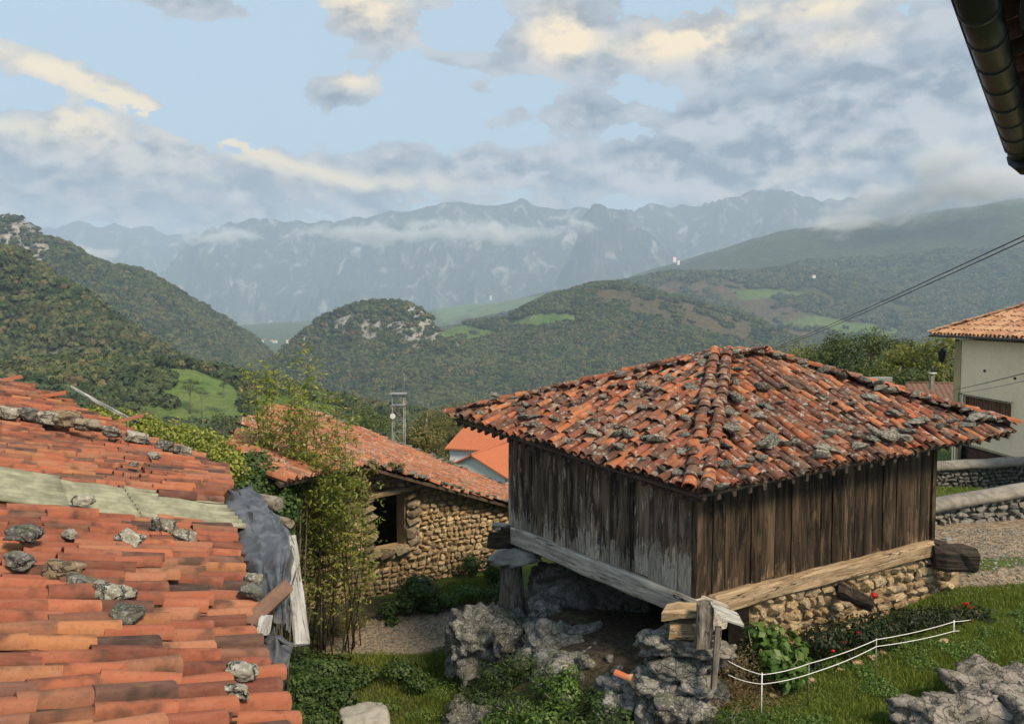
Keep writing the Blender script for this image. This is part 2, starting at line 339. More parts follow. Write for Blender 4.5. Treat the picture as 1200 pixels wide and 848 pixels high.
rock = np.where(K == ROCK, sstep(.60, .76, rn3 + .30 * sstep(440, 500, PX) + .10 * sstep(420, 360, PY) - .25 * sstep(400, 430, PY)) * sstep(420, 395, PY), rock)
lk = (K == WOOD) & (X < -300)
rock = np.where(lk & (RR > 1700), np.maximum(sstep(.78, .88, ridg(X / 110, Y / 110, 4, 35) + .35 * sstep(70, 40, PX) * sstep(330, 290, PY) - .1 * sstep(60, 100, PX)), rock), rock)
rock = np.where(lk & (RR < 1500), sstep(.84, .90, ridg(X / 60, Y / 60, 4, 36) + .22 * sstep(110, 30, PX - (PY - 292) * 1.2) * sstep(330, 300, PY) + .02), rock)
rock = np.where(K == FAR, np.clip(SL * .6, .25, 1), rock); rock[mead | mead2] = 0
forest = ((K == WOOD) | (K == ROCK) | ((K == MOOR) & (RR < 5600) & (fbm(X / 420, Y / 420, 4, 91) > -.38)) | ((K == MEAD) & ~mead)) & ~mead & ~mead2 & ~(brown & (fbm(X / 60, Y / 60, 3, 92) > -.35))
me = mesh_np('hills', np.stack([X, Y, Z], -1).reshape(-1, 3), FQ, None, True)
fattr(me, 'rock', rock); fattr(me, 'mead', np.clip(mead * 1. + mead2 * .8 + (K == PLAIN) * .30, 0, 1)); fattr(me, 'brown', brown * 1. + (K == MOOR) * .18 * (1 - brown)); fattr(me, 'far', (K == FAR) * 1.)
m, N = material('land'); p = N.pos()
n1 = N.noise(p, .012, 6, .62); n2 = N.noise(p, .06, 5, .6); n3 = N.noise(p, .0028, 8, .68); n4 = N.noise(N.mapv(p, (1, 1, .16)), .0042, 10, .66, .8)
wood = N.mix(N.sm(n2, .3, .7), (.022, .036, .014), (.055, .070, .028)); wood = N.mix(N.sm(n1, .45, .7), wood, (.075, .075, .035))
grass = N.mix(N.sm(n1, .35, .65), (.085, .15, .035), (.14, .19, .055)); grass = N.mix(N.sm(n2, .55, .75), grass, (.05, .08, .03))
moor = N.mix(N.sm(n2, .3, .7), (.055, .06, .03), (.12, .085, .05))
c = N.mix(N.attr('brown'), wood, moor); c = N.mix(N.m('MULTIPLY', N.attr('mead'), N.sm(n2, .15, .5)), c, grass)
stone = N.mix(N.sm(n2, .3, .65), (.13, .125, .11), (.36, .345, .31))
fr = N.mix(N.sm(n4, .50, .66), (.045, .055, .055), (.29, .28, .27)); fr = N.mix(N.sm(n3, .36, .56), (.05, .06, .042), fr)
c = N.mix(N.attr('rock'), c, stone); c = N.mix(N.attr('far'), c, fr)
bh = N.m('ADD', N.m('MULTIPLY', n4, 60), N.m('MULTIPLY', n3, 60))
b1 = N.bump(bh, .9, 1.0); 
finish(N, c, .95, b1, .1); M['land'] = m; me.materials.append(m)
hills = obj('hills', me, kind='structure')

# ---------------------------------------------------------------- woods on the far slopes (scattered crowns)
def crown_mesh(name, seed, n=170, squash=.8, mat='wood_leaf', leaf=.30):
    r = np.random.default_rng(seed); L = 7
    lobes = np.concatenate([r.normal(0, .33, (L, 2)), r.uniform(.25, .95, (L, 1)) * squash], 1); lr = r.uniform(.30, .52, L)
    k = r.integers(0, L, n); d = r.normal(0, 1, (n, 3)); d /= np.linalg.norm(d, axis=1)[:, None]; d[:, 2] = np.abs(d[:, 2]) * 1.1 - .25
    c = lobes[k] + d * lr[k][:, None]
    t = np.cross(d, r.normal(0, 1, (n, 3))); t /= np.linalg.norm(t, axis=1)[:, None]; b = np.cross(d, t)
    s = leaf * r.uniform(.6, 1.2, (n, 1)); tl = d * r.uniform(-.25, .25, (n, 1)) * s
    V = np.stack([c - t * s - b * s * .6, c + t * s - b * s * .6 + tl, c + b * s - tl], 1).reshape(-1, 3)
    return mesh_np(name, V, np.arange(n * 3).reshape(-1, 3), mat)
m, N = material('wood_leaf'); rr = N.rnd(); oi = N.add('ShaderNodeObjectInfo').outputs['Random']; p = N.pos()
c = N.ramp(oi, [(0, (.026, .044, .016)), (.35, (.044, .066, .030)), (.6, (.062, .088, .036)), (.8, (.115, .125, .045)), (.93, (.14, .12, .055)), (1, (.085, .07, .04))])
c = N.mix(N.sm(N.noise(p, .007, 5, .6), .46, .58), c, N.mix(.45, c, (.11, .13, .055))); c = N.mix(N.sm(N.noise(p, .011, 4, .6), .56, .64), c, N.mix(.35, c, (.12, .10, .05)))
finish(N, c, .9, None, .15); M['wood_leaf'] = m
SRC = bpy.data.collections.new('crown_shapes')
for i in range(5):
    me = crown_mesh('crown', 100 + i, 150 if i < 4 else 110); o = bpy.data.objects.new('crown', me); SRC.objects.link(o)
def scatter(name, pts, scl, src, kind='stuff', tilt=0.0, label=None, cat=None, seed=0):
    me = bpy.data.meshes.new(name); me.vertices.add(len(pts)); me.vertices.foreach_set('co', np.asarray(pts, np.float32).ravel())
    fattr(me, 'size', scl); me.update()
    o = obj(name, me, kind=kind, label=label, cat=cat)
    g = bpy.data.node_groups.new(name, 'GeometryNodeTree'); g.interface.new_socket('Geometry', in_out='INPUT', socket_type='NodeSocketGeometry'); g.interface.new_socket('Geometry', in_out='OUTPUT', socket_type='NodeSocketGeometry')
    n = g.nodes; gi = n.new('NodeGroupInput'); go = n.new('NodeGroupOutput'); ip = n.new('GeometryNodeInstanceOnPoints'); ci = n.new('GeometryNodeCollectionInfo')
    ci.inputs[0].default_value = src; ci.inputs['Separate Children'].default_value = True; ci.inputs['Reset Children'].default_value = True
    ip.inputs['Pick Instance'].default_value = True
    at = n.new('GeometryNodeInputNamedAttribute'); at.data_type = 'FLOAT'; at.inputs[0].default_value = 'size'
    rv = n.new('FunctionNodeRandomValue'); rv.data_type = 'FLOAT_VECTOR'; rv.inputs[0].default_value = (-tilt, -tilt, 0); rv.inputs[1].default_value = (tilt, tilt, 6.283); rv.inputs['Seed'].default_value = seed
    ri = n.new('FunctionNodeRandomValue'); ri.data_type = 'INT'; ri.inputs[4].default_value = 0; ri.inputs[5].default_value = len(src.objects) - 1; ri.inputs['Seed'].default_value = seed + 5
    l = g.links; l.new(gi.outputs[0], ip.inputs['Points']); l.new(ci.outputs[0], ip.inputs['Instance']); l.new(ri.outputs[2], ip.inputs['Instance Index'])
    l.new(rv.outputs[0], ip.inputs['Rotation']); l.new(at.outputs[0], ip.inputs['Scale']); l.new(ip.outputs[0], go.inputs[0])
    md = o.modifiers.new('scatter', 'NODES'); md.node_group = g; return o
cz0, cz1 = Z[:-1, :-1], Z[1:, 1:]
area = (RR[1:, 1:] - RR[:-1, :-1]) * (RR[:-1, :-1] * (A[:-1, 1:] - A[:-1, :-1]))
crown = np.interp(RR[:-1, :-1], [200, 700, 1100, 2400, 3300, 4500, 7000], [5.5, 6.5, 7.5, 10, 12, 18, 24])
fm = forest[:-1, :-1] & VIS[:-1, :-1] & (RR[:-1, :-1] > 340) & (RR[:-1, :-1] < 5600) & (np.abs(A[:-1, :-1]) < R(37))
dens = np.where(fm, 1.15 / (crown * crown * .5), 0) * (1 - .8 * rock[:-1, :-1]) * np.where(RR[:-1, :-1] > 3300, .7, 1)
thin = (mead | (brown & (RR < 5000)) | (mead2 & (RR < 5000)))[:-1, :-1] & VIS[:-1, :-1] & (RR[:-1, :-1] > 300)
dens = dens + np.where(thin & (fbm(X[:-1, :-1] / 40, Y[:-1, :-1] / 40, 3, 5) > .42), .35 / (crown * crown * .5), 0)
dens = dens * np.sqrt(1 + SL[:-1, :-1] ** 2)
cnt = RNG.poisson(dens * area)
ii, jj = np.nonzero(cnt); rep = cnt[ii, jj]; ii = np.repeat(ii, rep); jj = np.repeat(jj, rep)
a = RNG.random(len(ii)); b = RNG.random(len(ii))
def bil(Q): return (Q[ii, jj] * (1 - a) + Q[ii + 1, jj] * a) * (1 - b) + (Q[ii, jj + 1] * (1 - a) + Q[ii + 1, jj + 1] * a) * b
pts = np.stack([bil(X), bil(Y), bil(Z) - .12 * crown[ii, jj]], -1)
scatter('distant_woodland', pts, crown[ii, jj] * RNG.uniform(.3, 1.0, len(ii)) ** 1.3 * .95 / .5 * .75, SRC, 'stuff', .1, 'dark green mixed woodland covering the valley slopes', 'woodland')
print('crowns', len(pts))
# ---------------------------------------------------------------- materials of near things
def ofs(N, k=37.0):                              # object coordinates shifted per piece so that no two repeat
    r = N.rnd(); cb = N.add('ShaderNodeCombineXYZ'); N.set(cb.inputs[0], N.m('MULTIPLY', r, k)); N.set(cb.inputs[1], N.m('MULTIPLY', r, k * 1.7)); N.set(cb.inputs[2], N.m('MULTIPLY', r, k * .6))
    return N.vm('ADD', N.obj(), cb.outputs[0]), r
def tile_mat(name, stops, lich, dark, lcol=(.36, .35, .30)):
    m, N = material(name); v, r = ofs(N)
    c = N.ramp(r, stops)
    n1 = N.noise(v, 9, 5, .65); n2 = N.noise(v, 34, 4, .7); n3 = N.noise(v, 4.0, 3, .5); ns = N.noise(N.mapv(v, (22, 5, 22)), 1.0, 4, .6)
    c = N.mix(N.m('MULTIPLY', N.sm(ns, .35, .7), .38), c, N.mix(.4, c, (.42, .24, .14)))
    c = N.mix(N.m('MULTIPLY', N.sm(n3, .50, .72), dark), c, (.035, .026, .022))
    c = N.mix(N.m('MULTIPLY', N.sm(n2, .52, .68), .28), c, (.06, .035, .025))
    c = N.mix(N.m('MULTIPLY', N.sm(n1, .72 - lich * .3, .86 - lich * .3), .85), c, lcol)
    c = N.mix(N.m('MULTIPLY', N.sm(N.noise(v, 17, 4, .6), .66, .74), .6 * lich), c, (.30, .27, .10))
    pw = N.noise(N.pos(), .85, 5, .6); c = N.mix(N.m('MULTIPLY', N.sm(pw, .50, .66), dark * .55), c, N.mix(.55, c, (.060, .050, .040)))
    c = N.mix(N.m('MULTIPLY', N.sm(N.noise(N.pos(), 2.6, 6, .7), .58, .70), lich * .6), c, lcol)
    finish(N, c, .88, N.bump(N.m('ADD', n2, n1), .5, .012), .2); M[name] = m
tile_mat('tile_near', [(0, (.12, .042, .030)), (.15, (.26, .078, .044)), (.34, (.35, .118, .062)), (.50, (.22, .068, .042)), (.64, (.34, .145, .082)), (.74, (.095, .040, .032)), (.82, (.37, .155, .070)), (.90, (.17, .082, .060)), (1, (.05, .032, .030))], .16, .75)
tile_mat('tile_granary', [(0, (.055, .030, .026)), (.14, (.13, .045, .028)), (.28, (.27, .072, .034)), (.38, (.38, .115, .045)), (.48, (.085, .045, .036)), (.60, (.20, .062, .036)), (.70, (.42, .15, .060)), (.80, (.065, .042, .035)), (.90, (.24, .12, .075)), (1, (.040, .030, .028))], .62, .85, (.38, .365, .32))
tile_mat('tile_channel', [(0, (.035, .022, .018)), (.5, (.075, .036, .026)), (1, (.14, .055, .035))], .15, .9)  # dirty channels, coloured darker still to paint in shadow between the cover rows
tile_mat('tile_barn', [(0, (.23, .078, .042)), (.3, (.34, .118, .060)), (.6, (.38, .15, .080)), (.8, (.28, .14, .09)), (1, (.15, .08, .055))], .62, .5)
tile_mat('tile_house', [(0, (.36, .17, .09)), (.4, (.50, .27, .15)), (.7, (.56, .34, .20)), (1, (.30, .15, .09))], .2, .25)
tile_mat('tile_new', [(0, (.38, .115, .055)), (1, (.45, .145, .068))], .0, .1)
tile_mat('tile_dull', [(0, (.10, .062, .048)), (1, (.15, .088, .064))], .2, .3)

def stone_mat(name, stops, lich, moss=0.0, bump=.8):
    m, N = material(name); v, r = ofs(N)
    c = N.ramp(r, stops); n1 = N.noise(v, 6, 6, .65, .3); n2 = N.noise(v, 26, 5, .7); n3 = N.noise(v, 2.2, 4, .6)
    c = N.mix(N.m('MULTIPLY', N.sm(n1, .35, .65), .55), c, N.mix(.6, c, (.08, .075, .065)))
    c = N.mix(N.m('MULTIPLY', N.sm(n2, .52, .62), lich), c, (.50, .49, .45))
    c = N.mix(N.m('MULTIPLY', N.sm(n3, .56, .66), .5 * lich), c, (.035, .034, .032))
    if moss:
        up = xyz(N, N.add('ShaderNodeNewGeometry').outputs['Normal'])[2]
        c = N.mix(N.m('MULTIPLY', N.m('MULTIPLY', N.sm(n1, .45, .62), N.sm(up, -.1, .8)), moss), c, (.055, .075, .022))
    cr = N.vor(N.vm('ADD', v, N.vm('MULTIPLY', N.noise(v, 4, 4, .6, 0, out=1), (.5, .5, .25))), 3.6, 'DISTANCE_TO_EDGE'); c = N.mix(N.m('MULTIPLY', N.sm(cr, .035, .0), .75), c, (.025, .023, .02)); h = N.m('ADD', N.m('MULTIPLY', n1, 1.0), N.m('ADD', N.m('MULTIPLY', n2, .35), N.m('MULTIPLY', N.sm(cr, 0, .07), .6)))
    finish(N, c, .92, N.bump(h, bump, .04), .2); M[name] = m
stone_mat('limestone', [(0, (.11, .105, .098)), (.5, (.18, .175, .165)), (1, (.26, .25, .235))], .6, .6)
stone_mat('roof_stone', [(0, (.17, .155, .12)), (.5, (.30, .275, .22)), (1, (.40, .37, .30))], .8, .2, 1.2)
stone_mat('warm_stone', [(0, (.38, .25, .13)), (.35, (.52, .37, .20)), (.7, (.60, .46, .28)), (1, (.44, .34, .22))], .12, .06)
stone_mat('brown_stone', [(0, (.17, .12, .075)), (.4, (.29, .21, .13)), (.8, (.36, .28, .18)), (1, (.25, .21, .16))], .25, .25)
stone_mat('field_stone', [(0, (.17, .16, .145)), (.5, (.28, .265, .235)), (1, (.38, .36, .32))], .35, .15)
stone_mat('boulder', [(0, (.20, .175, .15)), (1, (.27, .235, .205))], .40, .30, 1.0)
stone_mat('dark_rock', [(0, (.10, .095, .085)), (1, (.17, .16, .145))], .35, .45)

def flat_mat(name, col, rough=.9, bscale=20, bst=.3, var=.25, spec=.3, metal=0.0):
    m, N = material(name); v, r = ofs(N); n = N.noise(v, bscale, 5, .65); n2 = N.noise(v, bscale * .12, 4, .6)
    d = tuple(x * (1 - var) for x in col); l = tuple(min(1, x * (1 + var * .6)) for x in col)
    c = N.mix(N.sm(N.m('ADD', N.m('MULTIPLY', n, .5), N.m('MULTIPLY', n2, .5)), .38, .62), d, l)
    finish(N, c, rough, N.bump(n, bst, .01), spec, metal); M[name] = m
flat_mat('mortar', (.32, .235, .14), bscale=30, bst=.7); flat_mat('mortar_grey', (.14, .13, .115), bscale=30, bst=.7)
flat_mat('cream_wall', (.93, .74, .49), bscale=14, bst=.15, var=.06); flat_mat('white_wall', (.72, .71, .68), bscale=14, bst=.1, var=.05)
flat_mat('cement', (.21, .19, .16), bscale=5, bst=.7, var=.4); flat_mat('cap_lichen', (.30, .29, .26), bscale=7, bst=.5, var=.25)
flat_mat('dark_inside', (.02, .018, .015)); flat_mat('iron', (.03, .03, .032), .5, metal=.6); flat_mat('steel', (.27, .27, .26), .45, metal=.3, var=.1)
flat_mat('cable', (.03, .03, .033), .6); flat_mat('string', (.80, .80, .78), .7, var=.05); flat_mat('lamp_white', (.7, .7, .68), .4)
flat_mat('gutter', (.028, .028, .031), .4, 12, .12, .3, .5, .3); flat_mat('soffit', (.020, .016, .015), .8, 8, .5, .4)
flat_mat('twig', (.085, .062, .042)); flat_mat('quoin', (.46, .36, .19), bscale=12, bst=.3, var=.15)
flat_mat('shutter', (.20, .095, .042), .6, 10, .3, .35); flat_mat('roof_board', (.10, .07, .05), .9, 6, .5, .4)
flat_mat('rubble', (.17, .13, .09), .95, 12, .8, .4)

def wood_mat(name, dark, mid, pale, bleach_h, paint=.0, knots=.5):
    """weathered boards: local z runs up the board from its foot; the foot is bleached and flaked"""
    m, N = material(name); v, r = ofs(N); lz = xyz(N, N.obj())[2]
    g = N.noise(N.mapv(v, (13, 13, 1.1)), 1.0, 6, .62, .8); g2 = N.noise(N.mapv(v, (5, 5, .7)), 1.0, 6, .6, .9); g3 = N.noise(N.mapv(v, (60, 60, 5)), 1.0, 3, .6); sp = N.noise(N.mapv(v, (9, 9, 4)), 1.0, 6, .75)
    c = N.mix(N.sm(g2, .42, .64), dark, mid); c = N.mix(N.m('MULTIPLY', N.sm(g, .52, .70), .4), c, N.mix(.5, mid, pale))
    c = N.mix(N.m('MULTIPLY', N.sm(r, .35, 1.0), .45), c, N.mix(.45, c, mid))
    edge = N.m('ADD', N.m('MULTIPLY', N.m('SUBTRACT', sp, .5), 1.5), N.m('MULTIPLY', N.m('SUBTRACT', g, .5), 1.6))
    bl = N.sm(N.m('SUBTRACT', N.m('ADD', edge, N.m('MULTIPLY_ADD', r, .55, bleach_h - .3)), lz), .0, .16)
    c = N.mix(N.m('MULTIPLY', bl, .85), c, N.mix(N.sm(g3, .4, .62), pale, tuple(x * .45 for x in pale)))
    c = N.mix(N.m('MULTIPLY', N.sm(N.noise(N.mapv(v, (9, 9, 1.5)), 1.0, 7, .7, .6), .585, .63), paint), c, pale)
    c = N.mix(1.0, c, N.ramp(N.m('FRACT', N.m('MULTIPLY', r, 7.31)), [(0, (.50, .48, .45)), (1, (1.35, 1.30, 1.22))]), 'MULTIPLY')
    finish(N, c, .88, N.bump(N.m('ADD', g, N.m('ADD', g3, N.m('MULTIPLY', bl, -.25))), .75, .02), .2); M[name] = m
wood_mat('plank_grey', (.042, .033, .026), (.24, .185, .135), (.54, .485, .42), .56, .8)
wood_mat('plank_brown', (.015, .012, .009), (.100, .070, .046), (.26, .18, .11), -.05, .3)
def beam_mat(name, a, b, c3):
    m, N = material(name); r = N.rnd(); cb_ = N.add('ShaderNodeCombineXYZ'); N.set(cb_.inputs[0], N.m('MULTIPLY', r, 41.0)); v = N.vm('ADD', N.attr('gc', 'Vector'), cb_.outputs[0]); g = N.noise(N.mapv(v, (1.1, 16, 16)), 1.0, 6, .66, .6); g2 = N.noise(N.mapv(v, (1.6, 5, 5)), 1.0, 6, .7); cr = N.noise(N.mapv(v, (.6, 7, 7)), 1.0, 3, .5, 1.0)
    c = N.mix(N.sm(g, .36, .64), a, b); c = N.mix(N.m('MULTIPLY', N.sm(g2, .5, .68), .7), c, c3); c = N.mix(N.sm(N.m('ABSOLUTE', N.m('SUBTRACT', cr, .5)), .014, .0), c, (.02, .016, .012))
    finish(N, c, .9, N.bump(N.m('ADD', g, g2), .8, .03), .2); M[name] = m
beam_mat('beam_grey', (.32, .285, .24), (.60, .54, .46), (.18, .15, .12)); beam_mat('beam_tan', (.24, .165, .095), (.42, .315, .20), (.15, .10, .06))
beam_mat('beam_dark', (.035, .028, .024), (.085, .068, .055), (.02, .016, .013)); beam_mat('board_pale', (.26, .25, .23), (.46, .45, .42), (.14, .13, .115)); beam_mat('bark', (.10, .085, .065), (.22, .19, .15), (.30, .29, .26))
beam_mat('post_wood', (.07, .058, .048), (.19, .165, .14), (.34, .32, .29))
m, N = material('tarp'); v = N.obj(); n = N.noise(v, 3.2, 6, .6, 1.0); n2 = N.noise(v, 14, 4, .6)
finish(N, N.mix(N.sm(n, .35, .65), (.040, .042, .046), (.105, .108, .115)), .38, N.bump(N.m('ADD', n, N.m('MULTIPLY', n2, .3)), .35, .03), .45); M['tarp'] = m
m, N = material('corrugated'); v = N.obj(); n = N.noise(N.mapv(v, (1, 1, 1)), 5, 6, .65)
finish(N, N.mix(N.sm(n, .35, .65), (.17, .17, .115), (.29, .285, .20)), .7, N.bump(n, .3, .01), .3); M['corrugated'] = m
m, N = material('window_glass'); finish(N, (.02, .022, .025), .25, None, .35); M['window_glass'] = m

def leaf_mat(name, stops, rough=.55, trans=.35):
    m, N = material(name); r = N.rnd(); c = N.ramp(r, stops); n = N.noise(N.pos(), 2.2, 3, .5)
    c = N.mix(N.m('MULTIPLY', N.sm(n, .4, .65), .35), c, N.mix(.5, c, stops[0][1]))
    b = N.add('ShaderNodeBsdfPrincipled'); N.l.new(c, b.inputs['Base Color']); b.inputs['Roughness'].default_value = rough; b.inputs['Specular IOR Level'].default_value = .3
    t = N.add('ShaderNodeBsdfTranslucent'); N.l.new(N.mix(1.0, c, (1.0, 1.15, .7), 'MULTIPLY'), t.inputs[0]); mx = N.add('ShaderNodeMixShader'); mx.inputs[0].default_value = trans
    o = N.add('ShaderNodeOutputMaterial'); N.l.new(b.outputs[0], mx.inputs[1]); N.l.new(t.outputs[0], mx.inputs[2]); N.l.new(mx.outputs[0], o.inputs[0]); M[name] = m
leaf_mat('leaf_ivy', [(0, (.026, .052, .014)), (.5, (.050, .095, .024)), (.85, (.085, .14, .035)), (1, (.14, .18, .05))])
leaf_mat('leaf_hedge', [(0, (.13, .16, .03)), (.5, (.24, .28, .05)), (.85, (.38, .38, .075)), (1, (.45, .36, .09))])
leaf_mat('leaf_willow', [(0, (.12, .16, .034)), (.5, (.23, .27, .052)), (.85, (.36, .37, .075)), (1, (.44, .38, .10))], .55, .45)
leaf_mat('leaf_dark', [(0, (.012, .022, .010)), (.6, (.025, .042, .016)), (.9, (.045, .06, .022)), (1, (.09, .05, .02))])
leaf_mat('leaf_broad', [(0, (.05, .105, .022)), (.6, (.095, .17, .035)), (1, (.17, .25, .06))], .45)
leaf_mat('leaf_shrub', [(0, (.075, .085, .028)), (.5, (.14, .14, .045)), (.8, (.22, .18, .065)), (1, (.25, .16, .065))])
leaf_mat('leaf_tree', [(0, (.035, .058, .018)), (.5, (.070, .100, .028)), (.85, (.125, .15, .040)), (1, (.17, .17, .05))])
leaf_mat('leaf_yellow', [(0, (.10, .12, .028)), (.5, (.18, .195, .045)), (1, (.28, .26, .07))])
leaf_mat('grass', [(0, (.080, .115, .018)), (.5, (.15, .20, .032)), (.85, (.22, .26, .05)), (1, (.32, .30, .10))])
leaf_mat('dry_stem', [(0, (.16, .11, .06)), (1, (.30, .22, .12))]); leaf_mat('petal', [(0, (.55, .02, .015)), (1, (.75, .045, .03))], .5, .3)

m, N = material('soil'); p = N.pos(); n1 = N.noise(p, .9, 6, .65); n2 = N.noise(p, 9, 5, .7); n3 = N.noise(p, 45, 3, .6)
g = N.attr('grassy'); gr = N.mix(N.sm(n2, .35, .65), (.045, .065, .014), (.085, .12, .024)); pa = N.mix(N.sm(n2, .35, .65), (.12, .088, .058), (.33, .26, .185)); pa = N.mix(N.sm(n3, .6, .7), pa, (.42, .38, .32))
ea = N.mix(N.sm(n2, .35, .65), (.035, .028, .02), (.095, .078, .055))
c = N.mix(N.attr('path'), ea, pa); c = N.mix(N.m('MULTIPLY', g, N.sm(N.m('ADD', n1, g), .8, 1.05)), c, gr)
finish(N, c, .95, N.bump(N.m('ADD', n2, N.m('MULTIPLY', n3, .4)), .8, .05), .15); M['soil'] = m

# ---------------------------------------------------------------- shape builders
def tile_tpl(L=.44, w0=.145, w1=.185, h=.072, th=.014, seg=6, seed=0, convex=True):
    """barrel tile, local y runs down the slope (wide end at +y for covers), z up"""
    r = random.Random(seed); V = []; Fq = []
    def strip(rings):
        b = len(V)
        for ring in rings: V.extend(ring)
        k = len(rings[0])
        for i in range(len(rings) - 1):
            for j in range(k - 1): Fq.append((b + i * k + j, b + i * k + j + 1, b + (i + 1) * k + j + 1, b + (i + 1) * k + j))
    def arc(w, hh, y, skew=0):
        o = []
        for i in range(seg + 1):
            a = math.pi * i / seg; x = -math.cos(a) * w / 2; z = math.sin(a) ** .85 * hh
            if not convex: z = -z
            o.append((x, y + skew * x, z))
        return o
    sk = r.uniform(-.12, .12); s2 = r.uniform(-.1, .1); hh = h * r.uniform(.88, 1.1)
    o0, o1 = arc(w0, hh * .86, 0, s2), arc(w1, hh, L, sk); i0, i1 = arc(w0 - 2 * th, hh * .86 - th, 0, s2), arc(w1 - 2 * th, hh - th, L, sk)
    if not convex: o0, o1 = o0[::-1], o1[::-1]; i0, i1 = i0[::-1], i1[::-1]
    strip([o0, o1]); strip([i1, i0]); strip([i0, o0]); strip([o1, i1]); strip([[o0[0], i0[0]], [o1[0], i1[0]]]); strip([[i0[-1], o0[-1]], [i1[-1], o1[-1]]])
    V = np.array(V); V[:, 1] -= L / 2; return V, np.array(Fq)[:, ::-1] if convex else np.array(Fq)[:, ::-1]
def tpl_mesh(name, tpl, mats):
    me = mesh_np(name, tpl[0], tpl[1], mats, False)
    return me
def smooth_long(me):                              # smooth only the long curved sides
    n = len(me.polygons); sm = np.zeros(n, bool); sm[:12] = True; me.polygons.foreach_set('use_smooth', sm)
def stamp(name, tpls, mats4, mat, smooth=False):
    """join many copies of small templates into one mesh; each copy keeps a random value rv"""
    VV, FF, RV = [], [], []; b = 0
    groups = {}
    for i, m4 in enumerate(mats4): groups.setdefault(i % len(tpls), []).append(m4)
    for t, ms in groups.items():
        V, Fc = tpls[t]; A4 = np.array([[list(r) for r in m] for m in ms]); W = np.einsum('nij,vj->nvi', A4[:, :3, :3], V) + A4[:, None, :3, 3]
        n = len(ms); VV.append(W.reshape(-1, 3)); FF.append((Fc[None] + (np.arange(n) * len(V))[:, None, None] + b).reshape(-1, Fc.shape[1])); RV.append(np.repeat(RNG.random(n), len(V))); b += n * len(V)
    me = mesh_np(name, np.concatenate(VV), np.concatenate(FF), mat, smooth); fattr(me, 'rv', np.concatenate(RV)); return me
def frame(o, x, y, z): return Matrix(((x.x, y.x, z.x, o.x), (x.y, y.y, z.y, o.y), (x.z, y.z, z.z, o.z), (0, 0, 0, 1)))
def hull(name, seed, mat, n=15, box=.75):
    r = random.Random(seed); bm = bmesh.new()
    for _ in range(n):
        v = Vector((r.gauss(0, 1), r.gauss(0, 1), r.gauss(0, 1))).normalized(); q = max(abs(v.x), abs(v.y), abs(v.z)); v = v.lerp(v / q, box) * .5 * r.uniform(.85, 1.0)
        bm.verts.new(v)
    res = bmesh.ops.convex_hull(bm, input=bm.verts); 
    for v in [v for v in bm.verts if not v.link_faces]: bm.verts.remove(v)
    bmesh.ops.triangulate(bm, faces=bm.faces); bmesh.ops.recalc_face_normals(bm, faces=bm.faces)
    me = bpy.data.meshes.new(name); bm.to_mesh(me); bm.free()
    me.materials.append(M[mat]); me.shade_flat(); return me
def tpl_of(me):
    V = np.empty(len(me.vertices) * 3); me.vertices.foreach_get('co', V); return V.reshape(-1, 3), np.array([list(p.vertices) for p in me.polygons])
def rock_mesh(name, seed, mat, sub=4, rough=.28, flat=.0, size=(1, 1, 1)):
    from mathutils import noise
    bm = bmesh.new(); bmesh.ops.create_icosphere(bm, subdivisions=sub, radius=.5); s = Vector((seed * 13.7, seed * 7.1, seed * 3.3)); sz = Vector(size); rp = random.Random(seed); PL = []
    for _ in range(16): PL.append((Vector((rp.gauss(0, 1), rp.gauss(0, 1), rp.gauss(0, 1))).normalized(), rp.uniform(.72, 1.0)))
    for v in bm.verts:
        d = v.co.normalized(); q = max(abs(d.x), abs(d.y), abs(d.z)); d2 = d.lerp(d / q, .45); w = Vector((d.x * sz.x, d.y * sz.y, d.z * sz.z))
        k = 1 + rough * noise.fractal(w * 1.5 / max(sz) * 1.6 + s, 1.0, 2.1, 5) - rough * .9 * abs(noise.noise(w / max(sz) * 3.4 + s * 2)) + rough * .25 * noise.noise(w / max(sz) * 13 + s)
        k *= min(1.12, min((h / max(d.dot(n_), .05) for n_, h in PL), default=1.1)) * 1.08; k += rough * .12 * noise.noise(w / max(sz) * 26 + s)
        v.co = Vector((d2.x * sz.x, d2.y * sz.y, d2.z * sz.z)) * .5 * k
    me = bpy.data.meshes.new(name); bm.to_mesh(me); bm.free(); me.materials.append(M[mat]); me.shade_smooth(); return me
def gc_attr(me, lst):                             # grain coordinates: distance along the piece, offsets across it
    out = []
    for rings in lst:
        R_ = np.array([[tuple(v) for v in r] for r in rings], float); c = R_.mean(1); L = np.concatenate([[0], np.cumsum(np.linalg.norm(np.diff(c, axis=0), axis=1))]); t = c[-1] - c[0]; t /= np.linalg.norm(t) + 1e-9
        a = np.cross(t, (0, 0, 1) if abs(t[2]) < .9 else (1, 0, 0)); a /= np.linalg.norm(a) + 1e-9; b = np.cross(t, a); o = R_ - c[:, None]
        out.append(np.stack([L[:, None] + o @ t, o @ a, o @ b], -1).reshape(-1, 3))
    at = me.attributes.new('gc', 'FLOAT_VECTOR', 'POINT'); at.data.foreach_set('vector', np.concatenate(out).astype(np.float32).ravel())
